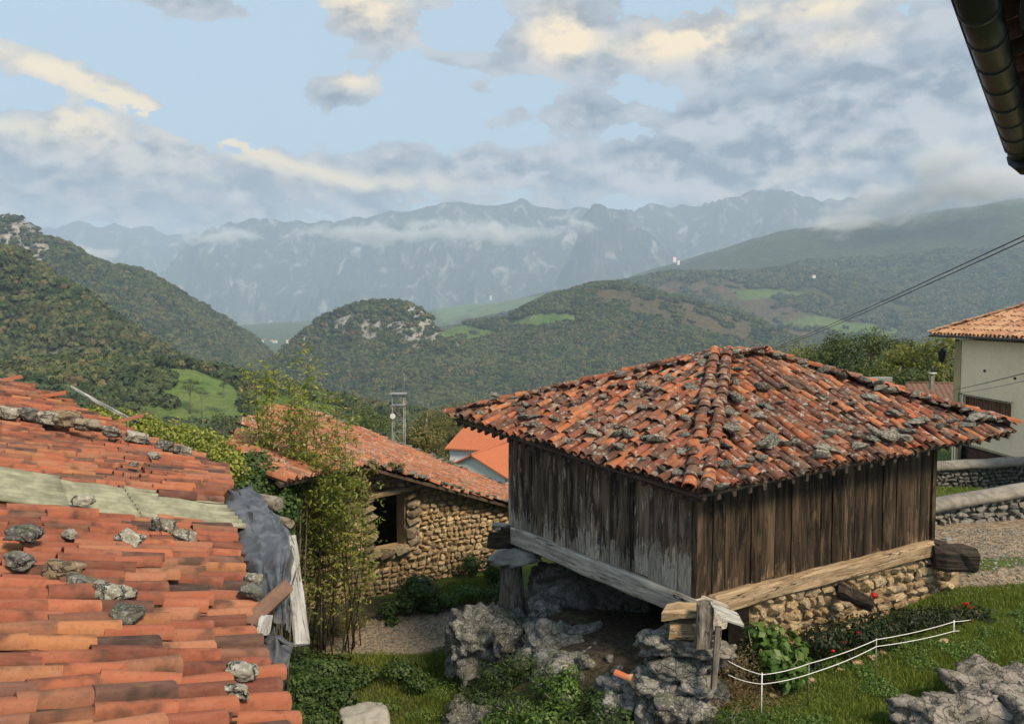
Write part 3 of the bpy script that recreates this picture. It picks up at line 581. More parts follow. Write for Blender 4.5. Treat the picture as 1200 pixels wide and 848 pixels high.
def rings_mesh(name, rings, mat=None, caps=True, smooth=False, closed=True):
    k = len(rings[0]); V = [tuple(v) for r in rings for v in r]; Fc = []
    for i in range(len(rings) - 1):
        for j in range(k if closed else k - 1): a, b = i * k + j, i * k + (j + 1) % k; Fc.append((a, b, b + k, a + k))
    if caps: Fc.append(tuple(range(k))[::-1]); Fc.append(tuple(range((len(rings) - 1) * k, len(rings) * k)))
    me = bpy.data.meshes.new(name); me.from_pydata(V, [], Fc); me.update(); gc_attr(me, [rings])
    if mat: me.materials.append(M[mat])
    if smooth:
        me.shade_smooth()
        if caps: me.polygons[-1].use_smooth = False; me.polygons[-2].use_smooth = False
    return me
def tube_rings(pts, rad, k=6, jit=0.0, seed=0):
    r = random.Random(seed); pts = [Vector(p) for p in pts]; out = []
    for i, p in enumerate(pts):
        t = (pts[min(i + 1, len(pts) - 1)] - pts[max(i - 1, 0)]).normalized(); a = t.cross(Vector((0, 0, 1)) if abs(t.z) < .9 else Vector((1, 0, 0))).normalized(); b = t.cross(a)
        rr = rad[i] if isinstance(rad, (list, tuple)) else rad
        out.append([p + (a * math.cos(2 * math.pi * j / k) + b * math.sin(2 * math.pi * j / k)) * rr * (1 + r.uniform(-jit, jit)) for j in range(k)])
    return out
def tube(name, pts, rad, mat, k=6, jit=0.0, seed=0, smooth=True): return rings_mesh(name, tube_rings(pts, rad, k, jit, seed), mat, True, smooth)
def join_rings(name, lst, mat, smooth=True):
    V, Fc = [], []
    for rings in lst:
        b = len(V); k = len(rings[0]); V += [tuple(v) for r in rings for v in r]
        for i in range(len(rings) - 1):
            for j in range(k): a, c = b + i * k + j, b + i * k + (j + 1) % k; Fc.append((a, c, c + k, a + k))
        Fc.append(tuple(b + j for j in range(k))[::-1]); Fc.append(tuple(b + (len(rings) - 1) * k + j for j in range(k)))
    me = bpy.data.meshes.new(name); me.from_pydata(V, [], Fc); me.update(); me.materials.append(M[mat]); gc_attr(me, lst)
    if smooth: me.shade_smooth()
    return me
def beam(name, a, b, wv, hv, mat, seg=6, jit=.012, seed=0, bev=.12):
    """rough-hewn beam from a to b; wv, hv half-width and half-height vectors"""
    r = random.Random(seed); rings = []
    for i in range(seg + 1):
        c = a.lerp(b, i / seg); q = []
        for sx, sy in ((-1, -1 + bev), (-1 + bev, -1), (1 - bev, -1), (1, -1 + bev), (1, 1 - bev), (1 - bev, 1), (-1 + bev, 1), (-1, 1 - bev)):
            q.append(c + wv * sx + hv * sy + Vector((r.uniform(-jit, jit), r.uniform(-jit, jit), r.uniform(-jit, jit))))
        rings.append(q)
    return rings_mesh(name, rings, mat)
def boxm(name, c, sx, sy, sz, mat, rz=0.0, bev=0.0):
    bm = bmesh.new(); bmesh.ops.create_cube(bm, size=1)
    if bev: bmesh.ops.scale(bm, vec=(sx, sy, sz), verts=bm.verts); bmesh.ops.bevel(bm, geom=bm.edges[:], offset=bev, segments=1, affect='EDGES')
    else: bmesh.ops.scale(bm, vec=(sx, sy, sz), verts=bm.verts)
    bmesh.ops.transform(bm, matrix=Matrix.Translation(Vector(c)) @ Matrix.Rotation(rz, 4, 'Z'), verts=bm.verts)
    me = bpy.data.meshes.new(name); bm.to_mesh(me); bm.free(); me.materials.append(M[mat]); return me
def leaves(name, C, Nn, size, mat, asp=.5, seed=0, fold=.25, up=None):
    """leaf-shaped quads (two triangles folded on the midrib) at points C facing about Nn"""
    r = np.random.default_rng(seed); n = len(C); C = np.asarray(C, float)
    d = np.asarray(Nn, float) + r.normal(0, .45, (n, 3)); d /= np.linalg.norm(d, axis=1)[:, None] + 1e-9
    t = r.normal(0, 1, (n, 3)) if up is None else np.asarray(up) + r.normal(0, .35, (n, 3)); t -= d * (t * d).sum(1)[:, None]; t /= np.linalg.norm(t, axis=1)[:, None] + 1e-9
    b = np.cross(d, t); s = (np.asarray(size) * r.uniform(.6, 1.25, n))[:, None]
    base = C - t * s * .5; tip = C + t * s * .5 - d * s * fold * .5; l = C - b * s * asp * .5 - d * s * fold * .3 - t * s * .05; rt = C + b * s * asp * .5 - d * s * fold * .3 - t * s * .05
    V = np.stack([base, rt, tip, l], 1).reshape(-1, 3); i = np.arange(n) * 4
    Fc = np.concatenate([np.stack([i, i + 1, i + 2], 1), np.stack([i, i + 2, i + 3], 1)])
    me = mesh_np(name, V, Fc, mat); fattr(me, 'rv', np.repeat(r.random(n), 4)); return me
def blob_leaves(name, blobs, dens, size, mat, asp=.5, seed=0, fill=.35, lump=.25):
    """leaves over and inside ellipsoids: blobs = [(centre, (rx, ry, rz))]"""
    r = np.random.default_rng(seed); CC, NN = [], []
    for c, rad in blobs:
        rad = np.array(rad, float); n = int(dens * (rad[0] * rad[1] + rad[1] * rad[2] + rad[0] * rad[2]) * 4.2)
        d = r.normal(0, 1, (n, 3)); d /= np.linalg.norm(d, axis=1)[:, None]
        q = 1 - fill * r.random(n) ** 1.5; s = r.uniform(0, 50)
        q = q * (1 + lump * (fbm(d[:, 0] * 2.3 + s, d[:, 1] * 2.3 + d[:, 2] * 1.7, 3, seed)) * 1.6)
        CC.append(np.array(c) + d * rad * q[:, None]); NN.append(d * (1 / rad) * rad.mean() + np.array([0, 0, .35]))
    return leaves(name, np.concatenate(CC), np.concatenate(NN), np.full(sum(len(c) for c in CC), size), mat, asp, seed)
# ---------------------------------------------------------------- village ground
gx_ = np.concatenate([np.arange(-42, -10, .7), np.arange(-10, 16, .16), np.arange(16, 47, .6)]); gy_ = np.concatenate([np.arange(-10, 10, .6), np.arange(10, 31, .16), np.arange(31, 64, .7)])
GX, GY = np.meshgrid(gx_, gy_); GZ = near_h(GX, GY)
_f = GY * c_ - (GZ - CAMZ) * s_; GPX = 600 + F * GX / np.maximum(_f, .5); GPY = 424 - F * (GY * s_ + (GZ - CAMZ) * c_) / np.maximum(_f, .5)
front = GY > 6
w2 = 12 * fbm(GX * .9, GY * .9, 3, 77)
path = (inpoly(GPX + w2, GPY + w2 * .3, [(1080, 700), (1100, 690), (1250, 683), (1600, 660), (1600, 600), (1100, 608), (1060, 640)]) & ~inpoly(GPX + w2, GPY + w2 * .25, [(1120, 660), (1300, 636), (1300, 648), (1140, 672)])) | inpoly(GPX + w2 * .4, GPY + w2 * .3, [(375, 752), (440, 722), (520, 700), (600, 690), (600, 715), (530, 748), (510, 764), (440, 768), (380, 770)])
path &= front
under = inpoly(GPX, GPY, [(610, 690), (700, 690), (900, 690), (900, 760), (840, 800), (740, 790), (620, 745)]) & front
Ai = Vector((3.22, 13.9, 0)); U1 = Vector((.852, .524, 0)); U2 = Vector((-.553, .833, 0))
lu = (GX - Ai.x) * U1.x + (GY - Ai.y) * U1.y; lv = (GX - Ai.x) * U2.x + (GY - Ai.y) * U2.y
inside = (lu > -.1) & (lu < 7.1) & (lv > -.1) & (lv < 6)
GZ = np.where(inside, np.minimum(GZ, .02), GZ)
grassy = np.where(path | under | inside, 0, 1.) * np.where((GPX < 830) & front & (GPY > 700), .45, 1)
idx = np.arange(GX.size).reshape(GX.shape)
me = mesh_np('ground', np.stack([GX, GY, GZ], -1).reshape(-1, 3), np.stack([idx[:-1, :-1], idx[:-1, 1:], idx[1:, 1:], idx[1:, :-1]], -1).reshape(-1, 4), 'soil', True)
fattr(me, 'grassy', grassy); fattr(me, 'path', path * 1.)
obj('ground', me, kind='structure')
def gz(x, y):
    j = np.clip(np.searchsorted(gx_, x) - 1, 0, len(gx_) - 2); i = np.clip(np.searchsorted(gy_, y) - 1, 0, len(gy_) - 2)
    a = (x - gx_[j]) / (gx_[j + 1] - gx_[j]); b = (y - gy_[i]) / (gy_[i + 1] - gy_[i])
    return (GZ[i, j] * (1 - a) + GZ[i, j + 1] * a) * (1 - b) + (GZ[i + 1, j] * (1 - a) + GZ[i + 1, j + 1] * a) * b
def onground(px, py):                             # ground point under a photo pixel
    r = ray(px, py); k = 8 / r.y
    for _ in range(900):
        q = Vector((0, 0, CAMZ)) + r * k
        if q.z < gz(q.x, q.y): break
        k *= 1.004
    return Vector((q.x, q.y, float(gz(q.x, q.y))))

def grass(name, polys, n, h, mat, label, seed, cat='grass', clump=.5):
    r = np.random.default_rng(seed); PT = []
    for poly in polys:
        pp = np.array([tuple(onground(*q))[:2] for q in poly]); lo, hi = pp.min(0), pp.max(0)
        q = r.uniform(lo, hi, (n * 4, 2)); q = q[inpoly(q[:, 0], q[:, 1], pp)]; PT.append(q[:n])
    q = np.concatenate(PT); keep = r.random(len(q)) < .35 + 1.3 * sstep(-.35, .45, fbm(q[:, 0] * 2.2, q[:, 1] * 2.2, 3, seed)) * clump + (1 - clump) * .4; q = q[keep]; m = len(q)
    z = gz(q[:, 0], q[:, 1]); hh = h * r.uniform(.4, 1.2, m) * (.6 + .8 * sstep(-.4, .4, fbm(q[:, 0] * 1.1, q[:, 1] * 1.1, 3, seed + 3)))
    a = r.uniform(0, 6.283, m); wd = .007 + .010 * r.random(m); ln = r.uniform(.1, .8, m) * hh; b = r.uniform(0, 6.283, m)
    c0 = np.stack([q[:, 0] - np.cos(a) * wd, q[:, 1] - np.sin(a) * wd, z - .01], -1); c1 = np.stack([q[:, 0] + np.cos(a) * wd, q[:, 1] + np.sin(a) * wd, z - .01], -1); c2 = np.stack([q[:, 0] + np.cos(b) * ln, q[:, 1] + np.sin(b) * ln, z + hh], -1)
    me = mesh_np(name, np.stack([c0, c1, c2], 1).reshape(-1, 3), np.arange(m * 3).reshape(-1, 3), mat); fattr(me, 'rv', np.repeat(r.random(m), 3))
    return obj(name, me, kind='stuff', label=label, cat=cat)
grass('grass', [[(850, 862), (850, 800), (900, 770), (1000, 735), (1120, 690), (1215, 686), (1480, 680), (1480, 960), (900, 960)]], 200000, .085, 'grass', 'short green lawn beside the granary', 11)
grass('rough_grass', [[(330, 858), (350, 770), (400, 768), (520, 766), (545, 800), (530, 858)], [(520, 690), (600, 660), (600, 690), (540, 705)]], 26000, .13, 'grass', 'rough grass growing on the bank below the path', 12)
grass('grass', [[(1096, 590), (1096, 566), (1220, 566), (1220, 590)]], 9000, .10, 'grass', 'strip of grass between the two dry stone walls', 13)
r_ = np.random.default_rng(77); pp = np.array([tuple(onground(*q))[:2] for q in [(850, 862), (850, 800), (960, 765), (1160, 735), (1215, 700), (1240, 860)]]); q = r_.uniform(pp.min(0), pp.max(0), (60000, 2)); q = q[inpoly(q[:, 0], q[:, 1], pp)]; q = q[fbm(q[:, 0] * 1.6, q[:, 1] * 1.6, 4, 41) > .16][:9000]
lz_ = gz(q[:, 0], q[:, 1]) + r_.uniform(.02, .10, len(q))
obj('clover', leaves('clover', np.stack([q[:, 0], q[:, 1], lz_], -1), np.tile([0, -.2, 1.], (len(q), 1)), np.full(len(q), .045), 'leaf_broad', .7, 3), kind='stuff', label='patches of low broad leaved weeds in the lawn', cat='weeds')
# loose grit on the two paths
r_ = np.random.default_rng(5); PT = []
for poly, n in (([(1090, 700), (1215, 690), (1240, 620), (1100, 622)], 1500), ([(385, 768), (440, 724), (600, 690), (590, 712), (512, 765)], 1400)):
    pp = np.array([tuple(onground(*q))[:2] for q in poly]); q = r_.uniform(pp.min(0), pp.max(0), (n * 3, 2)); PT.append(q[inpoly(q[:, 0], q[:, 1], pp)][:n])
q = np.concatenate(PT); peb = [tpl_of(hull('pebble', 900 + i, 'field_stone', 9)) for i in range(3)]
ms = [Matrix.Translation((x, y, float(gz(x, y)) + .005)) @ Matrix.Rotation(random.uniform(0, 6.28), 4, 'Z') @ Matrix.Diagonal((random.uniform(.02, .09), random.uniform(.02, .07), random.uniform(.015, .05), 1)) for x, y in q]
obj('gravel', stamp('gravel', peb, ms, 'field_stone'), kind='stuff', label='loose pale stones scattered over the dirt paths', cat='gravel')
# ---------------------------------------------------------------- roof tiling on any flat polygon
TM = {}
def tile_set(kind):
    if kind not in TM:
        L = []
        for i in range(4):
            t = tile_tpl(seed=i, L=.44 + .02 * (i % 2)); me = tpl_mesh('roof_tile', t, kind); smooth_long(me); L.append((me, t))
        TM[kind] = L
    return TM[kind]
def tile_face(root, poly, kind, expo=.34, pitch=.205, limit=300, chan=True, jit=1.0, seed=0, sag=None, scale=1.0, down=None, skip=None, lift=0.0, order='near', base=None, zs=1.0, xs=1.0):
    """poly: 3D corners of a planar roof face, first edge = eave (left to right seen from outside below). Covers as parts, the rest joined."""
    r = random.Random(seed); poly = [Vector(p) for p in poly]; e0, e1 = poly[0], poly[1]; X = (e1 - e0).normalized()
    n = Vector((0, 0, 0))
    for i in range(len(poly)): n += (poly[i] - e0).cross(poly[(i + 1) % len(poly)] - e0)
    n.normalize(); n = n if n.z > 0 else -n
    if down is None: down = n.cross(X); down = down if down.z < 0 else -down
    down = (down - n * down.dot(n)).normalized()
    X = down.cross(n) ; X = X if X.dot(e1 - e0) > 0 else -X; X.normalize()
    uv = [((p - e0).dot(X), (p - e0).dot(-down)) for p in poly]; umin, umax = min(a for a, b in uv), max(a for a, b in uv); vmin, vmax = min(b for a, b in uv), max(b for a, b in uv)
    def inside(u, v):
        c = False; j = len(uv) - 1
        for i in range(len(uv)):
            if (uv[i][1] > v) != (uv[j][1] > v) and u < (uv[j][0] - uv[i][0]) * (v - uv[i][1]) / (uv[j][1] - uv[i][1]) + uv[i][0]: c = not c
            j = i
        return c
    pitch *= scale; expo *= scale; ts = tile_set(kind); cov, cha = [], []
    nu = int((umax - umin) / pitch); s_off = 0
    for i in range(nu + 1):
        u = umin + (i + .5) * pitch; ru = r.gauss(0, .006) * jit
        # eave start of this column
        vs_ = [v for v in np.arange(vmin, vmax, .03) if inside(u, v)]
        if not vs_: continue
        v = vs_[0] + r.uniform(-.05, .05) * jit; vend = vs_[-1]
        k = 0
        while v < vend - .05:
            ang = r.gauss(0, .05) * jit + ru; lf = r.gauss(0, .006) * jit
            if skip is None or not skip(u, v):
                ce = e0 + X * (u + r.gauss(0, .012) * jit) - down * (v + .20 * scale)
                off = sag(u, v) if sag else 0
                dd = (down + X * ang + n * (.035 + r.gauss(0, .018) * jit)).normalized(); xx = dd.cross(n).normalized(); nn = xx.cross(dd); 
                if nn.z < 0: nn = -nn
                m4 = frame(ce + n * (.035 * scale + lf + off + lift), xx, dd, nn)
                if m4.determinant() < 0: m4 = frame(ce + n * (.035 * scale + lf + off + lift), -xx, dd, nn)
                m4 = m4 @ Matrix.Diagonal((xs * scale * r.uniform(.94, 1.08), scale * r.uniform(.95, 1.08), zs * scale * r.uniform(.9, 1.1), 1)); cov.append(m4)
            v += expo * r.uniform(.9, 1.1)
        if chan:
            v = vs_[0] - .05; uc = u + pitch * .5
            while v < vend:
                if skip is None or not skip(uc, v):
                    ce = e0 + X * uc - down * (v + .20 * scale); off = sag(uc, v) if sag else 0
                    dd = (down + X * r.gauss(0, .04) + n * .03).normalized(); xx = dd.cross(n).normalized(); nn = xx.cross(dd); nn = nn if nn.z > 0 else -nn
                    m4 = frame(ce + n * (.052 * scale + off + lift), xx, dd, nn)
                    if m4.determinant() < 0: m4 = frame(m4.translation, -xx, dd, nn)
                    cha.append(m4 @ Matrix.Diagonal((xs * scale, scale, scale, 1)))
                v += expo * 1.05
    return cov, cha
CH_T = [tile_tpl(seed=50 + i, convex=False, seg=4, w0=.19, w1=.15, h=.06) for i in range(3)]
def put_tiles(root, cov, cha, kind, limit=300):
    ts = tile_set(kind)
    cov.sort(key=lambda m: ((m.translation - Vector((0, 0, CAMZ))).length) if True else 0)
    camp = Vector((0, 0, CAMZ)); seen = [m for m in cov if (camp - m.translation).dot(Vector((m[0][2], m[1][2], m[2][2]))) > -.3]; hid = [m for m in cov if not (camp - m.translation).dot(Vector((m[0][2], m[1][2], m[2][2]))) > -.3]
    for i, m4 in enumerate(seen[:limit]): inst('roof_tile', ts[i % len(ts)][0], root, m4)
    rest = seen[limit:] + hid
    if rest: wobj('tiles', stamp('tiles', [t for _, t in ts], rest, kind), root, kind='stuff')
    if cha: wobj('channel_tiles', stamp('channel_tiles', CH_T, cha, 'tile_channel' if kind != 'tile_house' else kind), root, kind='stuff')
def slab(name, poly, th, mat, drop=0.0):
    poly = [Vector(p) for p in poly]; n = (poly[1] - poly[0]).cross(poly[2] - poly[0]).normalized(); n = n if n.z > 0 else -n
    return rings_mesh(name, [[p - n * (drop + th) for p in poly], [p - n * drop for p in poly]], mat)

# ---------------------------------------------------------------- the granary
ZF = 1.57; A0 = Vector((3.22, 13.9, ZF)); U1 = Vector((.852, .524, 0)).normalized(); U2 = Vector((-.553, .833, 0)).normalized(); UP = Vector((0, 0, 1)); LR, LL = 7.0, 5.8
gran = empty('granary', (4.6, 18.1, 0), 'old raised timber granary with dark plank walls and a hipped tile roof', 'granary')
EN = Vector((3.05, 13.15, 3.58)); EL = Vector((-1.42, 19.3, 4.06)); ER = Vector((11.16, 17.84, 3.98)); EF = Vector((6.85, 24.3, 4.05)); R1 = Vector((4.66, 18.05, 5.58)); R2 = Vector((5.85, 18.85, 5.53))
# planks, each its own board with its foot at local z = 0
def plank(w, h, th, seed, mat):
    r = random.Random(seed); rings = []; n = 5; b = r.uniform(-.012, .012)
    for i in range(n + 1):
        z = h * i / n + (r.uniform(-.02, .03) if i == 0 else 0); w0 = w * .5 + r.uniform(-.006, .004); o = b * math.sin(i / n * 3.1) + r.uniform(-.003, .003)
        rings.append([(-w0, -th / 2 + o, z), (-w0 * .9, -th / 2 - .005 + o, z), (w0 * .9, -th / 2 - .005 + o, z + (r.uniform(-.03, .01) if i == 0 else 0)), (w0, -th / 2 + o, z), (w0, th / 2 + o, z), (-w0, th / 2 + o, z)])
    return rings_mesh('plank', rings, mat)
def plank_wall(start, dirv, outv, length, n, mat, seed, top):
    r = random.Random(seed); ws = [r.uniform(.75, 1.25) for _ in range(n)]; s = sum(ws); u = 0
    for i, w in enumerate(ws):
        w = w / s * length; c = start + dirv * (u + w / 2) + outv * r.uniform(-.012, .02); h = top(u + w / 2)
        yy = -outv; xx = dirv if dirv.cross(yy).z > 0 else -dirv
        m4 = frame(c, xx, yy, UP) @ Matrix.Rotation(r.uniform(-.006, .006), 4, 'Y')
        inst('plank', plank(w - .008, h, .05, seed * 100 + i, mat), gran, m4); u += w
plank_wall(A0 + U2 * .10, U2, -U1, LL - .10, 15, 'plank_grey', 3, lambda u: 2.10 + .30 * u / LL)
plank_wall(A0 + U1 * .02, U1, -U2, LR - .02, 19, 'plank_brown', 4, lambda u: 2.10 + .28 * u / LR)
plank_wall(A0 + U1 * LR + U2 * .05, U2, U1, LL, 8, 'plank_brown', 5, lambda u: 2.4); plank_wall(A0 + U2 * LL, U1, U2, LR, 8, 'plank_brown', 6, lambda u: 2.4)
for k, (c, w) in enumerate(((A0 - U1 * .03 - U2 * .03, .13), (A0 + U2 * LL - U1 * .02, .11), (A0 + U1 * LR - U2 * .03, .13))):
    inst('corner_post', plank(w, 2.12 + (.3 if k else 0), .11, 700 + k, 'plank_brown' if k != 1 else 'plank_grey'), gran, frame(c, U1, U2, UP))
wobj('floor', slab('floor', [A0 + UP * .02, A0 + U1 * LR + UP * .02, A0 + U1 * LR + U2 * LL + UP * .02, A0 + U2 * LL + UP * .02], .1, 'roof_board'), gran)
# sill beams
wobj('sill_beam', beam('sill_beam', A0 - U2 * .55 + U1 * .02 - UP * .20, A0 + U2 * (LL + .10) + U1 * .02 - UP * .20, U1 * .17, UP * .20, 'beam_grey', 9, .012, 1, .22), gran)
wobj('sill_beam', beam('sill_beam', A0 + U1 * .28 + U2 * .0 - UP * .17, A0 + U1 * (LR - .1) - UP * .17 - U2 * .0, -U2 * .21, UP * .17, 'beam_tan', 10, .022, 2, .3), gran)
wobj('sill_beam', beam('sill_beam', A0 + U2 * LL - U1 * .3 - UP * .2, A0 + U2 * LL + U1 * LR - UP * .2, U2 * .15, UP * .19, 'beam_dark', 6, .01, 3), gran)
wobj('sill_beam', beam('sill_beam', A0 + U1 * LR - U2 * .3 - UP * .2, A0 + U2 * LL + U1 * LR - UP * .2, U1 * .15, UP * .19, 'beam_dark', 6, .01, 4), gran)
wobj('joist_end', beam('joist_end', P(1092, 652, 17.3), P(1141, 655, 16.9), Vector((0, .2, .02)), UP * .26, 'beam_dark', 4, .03, 5, .4), gran, label='dark rotted joist end')
wobj('joist_end', beam('joist_end', P(612, 631, 18.9), P(574, 633, 18.35), Vector((.04, .14, 0)), UP * .19, 'beam_dark', 4, .035, 6, .35), gran, label='split dark joist end')
wobj('joist_end', beam('joist_end', P(612, 620, 18.9), P(578, 616, 18.7), Vector((.04, .14, 0)), UP * .08, 'beam_grey', 3, .02, 7, .35), gran)
for i in range(5): wobj('joist', beam('joist', A0 + U2 * (.9 + i) - UP * .12, A0 + U2 * (.9 + i) + U1 * LR - UP * .12, U2 * .07, UP * .08, 'beam_dark', 2, .01, 60 + i), gran)
# near corner blocks, brace and slates
cc = P(806, 722, 13.35)
wobj('corner_block', beam('corner_block', P(780, 716, 13.3), P(838, 712, 13.6), Vector((.1, .28, 0)), UP * .085, 'beam_tan', 5, .03, 8, .4), gran)
wobj('corner_block', beam('corner_block', P(786, 735, 13.4), P(832, 733, 13.6), Vector((.08, .24, 0)), UP * .13, 'beam_tan', 4, .04, 9, .4), gran)
wobj('corner_block', beam('corner_block', P(826, 706, 13.02), P(824, 757, 12.98), Vector((.13, .02, 0)), Vector((.0, .10, .01)), 'post_wood', 5, .015, 10, .25), gran, label='short upright weathered block')
for i in range(6):
    q = i / 5; wobj('slat', beam('slat', P(833 + 2 * i, 706 + 3.4 * i, 12.95 - .03 * i), P(864 + 1.5 * i, 719 + 2.6 * i, 13.05 - .03 * i), Vector((.01, .03, .0)), Vector((0, .01, .018)), 'board_pale', 3, .006, 20 + i), gran)
wobj('prop', beam('prop', P(842, 734, 12.9), P(836, 806, 12.72), Vector((.045, 0, 0)), Vector((0, .04, 0)), 'post_wood', 5, .006, 31), gran, label='thin wooden prop leaning at the corner')
wobj('cap_stone', rock_mesh('cap_stone', 41, 'boulder', 3, .14, 0, (.95, .8, .24)), gran).matrix_basis @= Matrix.Identity(4)
o = COL.objects[-1]; o.matrix_basis = world(gran).inverted() @ Matrix.Translation(P(822, 760, 13.35)) @ Matrix.Rotation(.16, 4, 'Y')
# far left foot: stone disc on a tapered post
me = rock_mesh('cap_stone', 42, 'cap_lichen', 4, .20, 0, (1.12, .95, .40)); inst('cap_stone', me, gran, Matrix.Translation(P(603, 652, 18.6)) @ Matrix.Rotation(-.08, 4, 'Y'), label='flat rounded cap stone')
pa, pb = P(599, 659, 18.6), P(601, 740, 18.6)
wobj('stilt', tube('stilt', [pa, pa.lerp(pb, .3), pa.lerp(pb, .62), pb + Vector((.03, 0, 0))], [.24, .27, .33, .37], 'post_wood', 9, .07, 3, False), gran)
wobj('brace', beam('brace', P(622, 682, 18.4), P(672, 672, 17.6), Vector((0, .04, 0)), UP * .035, 'beam_dark', 3, .01, 12), gran)
# roof: boards, rafters, tiles
faces = [(EL, EN, R1), (EN, ER, R2, R1), (ER, EF, R2), (EF, EL, R1, R2)]
for f in faces: wobj('roof_deck', slab('roof_deck', f, .05, 'roof_board', .07), gran)
for a, b, top in ((EL, EN, R1), (EN, ER, R2)):
    inn = (R1 - (a + b) / 2); inn.z = 0; inn.normalize()
    for i in range(26):
        p = a.lerp(b, (i + .5) / 26) - UP * .17; wobj('rafter', beam('rafter', p + inn * .05, p + inn * .95 + UP * .42, (b - a).normalized() * .04, UP * .045, 'beam_dark', 2, .006, 200 + i), gran)
    wobj('eave_board', beam('eave_board', a - UP * .12 + inn * .14, b - UP * .12 + inn * .14, inn * .05, UP * .018, 'beam_dark', 14, .012, 14), gran)
cov, cha = [], []
sagf = lambda u, v: .055 * math.sin(u * 2.1) * math.sin(v * 1.7 + 1) + .02 * math.sin(u * 5.3 + v * 3)
for i, f in enumerate(faces):
    c, h = tile_face(gran, f, 'tile_granary', seed=30 + i, sag=sagf, scale=1.06, jit=2.1); cov += c; cha += h
# hip rows: two lines of covers down every hip
def hip(a, b, off, seed, n=None):
    r = random.Random(seed); out = []; d = (b - a); L = d.length; d.normalize(); s = d.cross(UP).normalized(); nn = s.cross(d); nn = nn if nn.z > 0 else -nn; t = .1
    while t < L + .1:
        dd = (d + s * r.gauss(0, .06) + nn * (.07 + r.gauss(0, .02))).normalized(); xx = dd.cross(nn).normalized()
        m4 = frame(a + d * t + s * (off + r.gauss(0, .015)) + nn * (.10 + r.uniform(0, .02)), xx, dd, xx.cross(dd))
        if m4.determinant() < 0: m4 = frame(m4.translation, -xx, dd, xx.cross(dd))
        if m4[2][2] < 0: m4 = m4 @ Matrix.Rotation(math.pi, 4, 'Y')
        out.append(m4 @ Matrix.Diagonal((1.35, 1.08, 1.35, 1))); t += .31 * r.uniform(.85, 1.15)
    return out
for a, b, o_ in ((R1, EN, -.15), (R1, EN, .15), (R1, EL, .0), (R2, ER, 0), (R2, EF, 0), (R1, R2, 0)): cov += hip(a, b, o_, int(o_ * 100) + 77)
put_tiles(gran, cov, cha, 'tile_granary')
# stones holding the tiles down
RS = [hull('roof_stone', 300 + i, 'roof_stone', 20, .55) for i in range(6)]
def fpt(f, a, b, c): return f[0] * a + f[1] * b + f[2] * c
rr_ = random.Random(99)
def roof_stone(p, s, label='grey lichened stone lying on the granary roof tiles', group='stones weighing down the granary roof'):
    m4 = Matrix.Translation(p) @ Euler((rr_.uniform(-.4, .4), rr_.uniform(-.4, .4), rr_.uniform(0, 6.28))).to_matrix().to_4x4() @ Matrix.Diagonal((1.2 * s * rr_.uniform(.8, 1.5), 1.2 * s * rr_.uniform(.7, 1.1), s * rr_.uniform(.35, .65), 1))
    return inst('roof_stone', RS[rr_.randrange(6)], None, m4, label=label, cat='stone', group=group)
G_ = 'stones weighing down the granary roof'
def LB(a, g): return dict(label=a, group=G_ + ', ' + g)
for k in range(17): t = (k + .4) / 17; sgn = 1 if k % 2 else -1; q = R1.lerp(EN, t); side = (EN - R1).cross(UP).normalized(); roof_stone(q + side * (.38 * sgn + rr_.uniform(-.06, .06)) + UP * (.04), rr_.uniform(.17, .32), **LB('lichened stone lying beside the double tile row of the near roof hip', 'beside the near hip'))
for k in range(10): roof_stone(R1.lerp(EN, (k + .5) / 10) + UP * .17, rr_.uniform(.12, .2), **LB('small stone wedged between the two tile rows of the near roof hip', 'between the hip rows'))
for k in range(28): roof_stone(EL.lerp(EN, .03 + k / 28 * .80) + (R1 - EL.lerp(EN, .5)) * (rr_.uniform(.04, .24)) + UP * .12, rr_.uniform(.16, .32), **LB('pale stone near the left eave of the granary roof', 'along the left eave'))
for k in range(30): roof_stone(ER.lerp(EN, .02 + k / 30 * .88) + (R2 - ER.lerp(EN, .5)) * rr_.uniform(.04, .20) + UP * .13, rr_.uniform(.16, .34), **LB('grey stone near the right eave of the granary roof', 'along the right eave'))
for k in range(20): t = k / 20; roof_stone(R1.lerp(EL, t) + Vector((rr_.uniform(-.05, .25), -.1, .11)), rr_.uniform(.16, .27), **LB('stone on the left skyline of the granary roof', 'on the left skyline'))
for k in range(20): t = k / 20; roof_stone(R2.lerp(ER, t) + Vector((rr_.uniform(-.25, .05), -.1, .11)), rr_.uniform(.18, .34), **LB('stone on the right skyline of the granary roof', 'on the right skyline'))
for k in range(14): roof_stone(fpt(faces[0], *(lambda a, b: (a, b, 1 - a - b))(rr_.uniform(.15, .45), rr_.uniform(.1, .4))) + UP * .12, rr_.uniform(.15, .26), **LB('stone in the open middle of the left granary roof slope', 'middle of the left slope'))
for k in range(12): roof_stone(EN.lerp(ER, rr_.uniform(.1, .8)).lerp(R2, rr_.uniform(.2, .7)) + UP * .12, rr_.uniform(.15, .3), **LB('stone in the open middle of the right granary roof slope', 'middle of the right slope'))
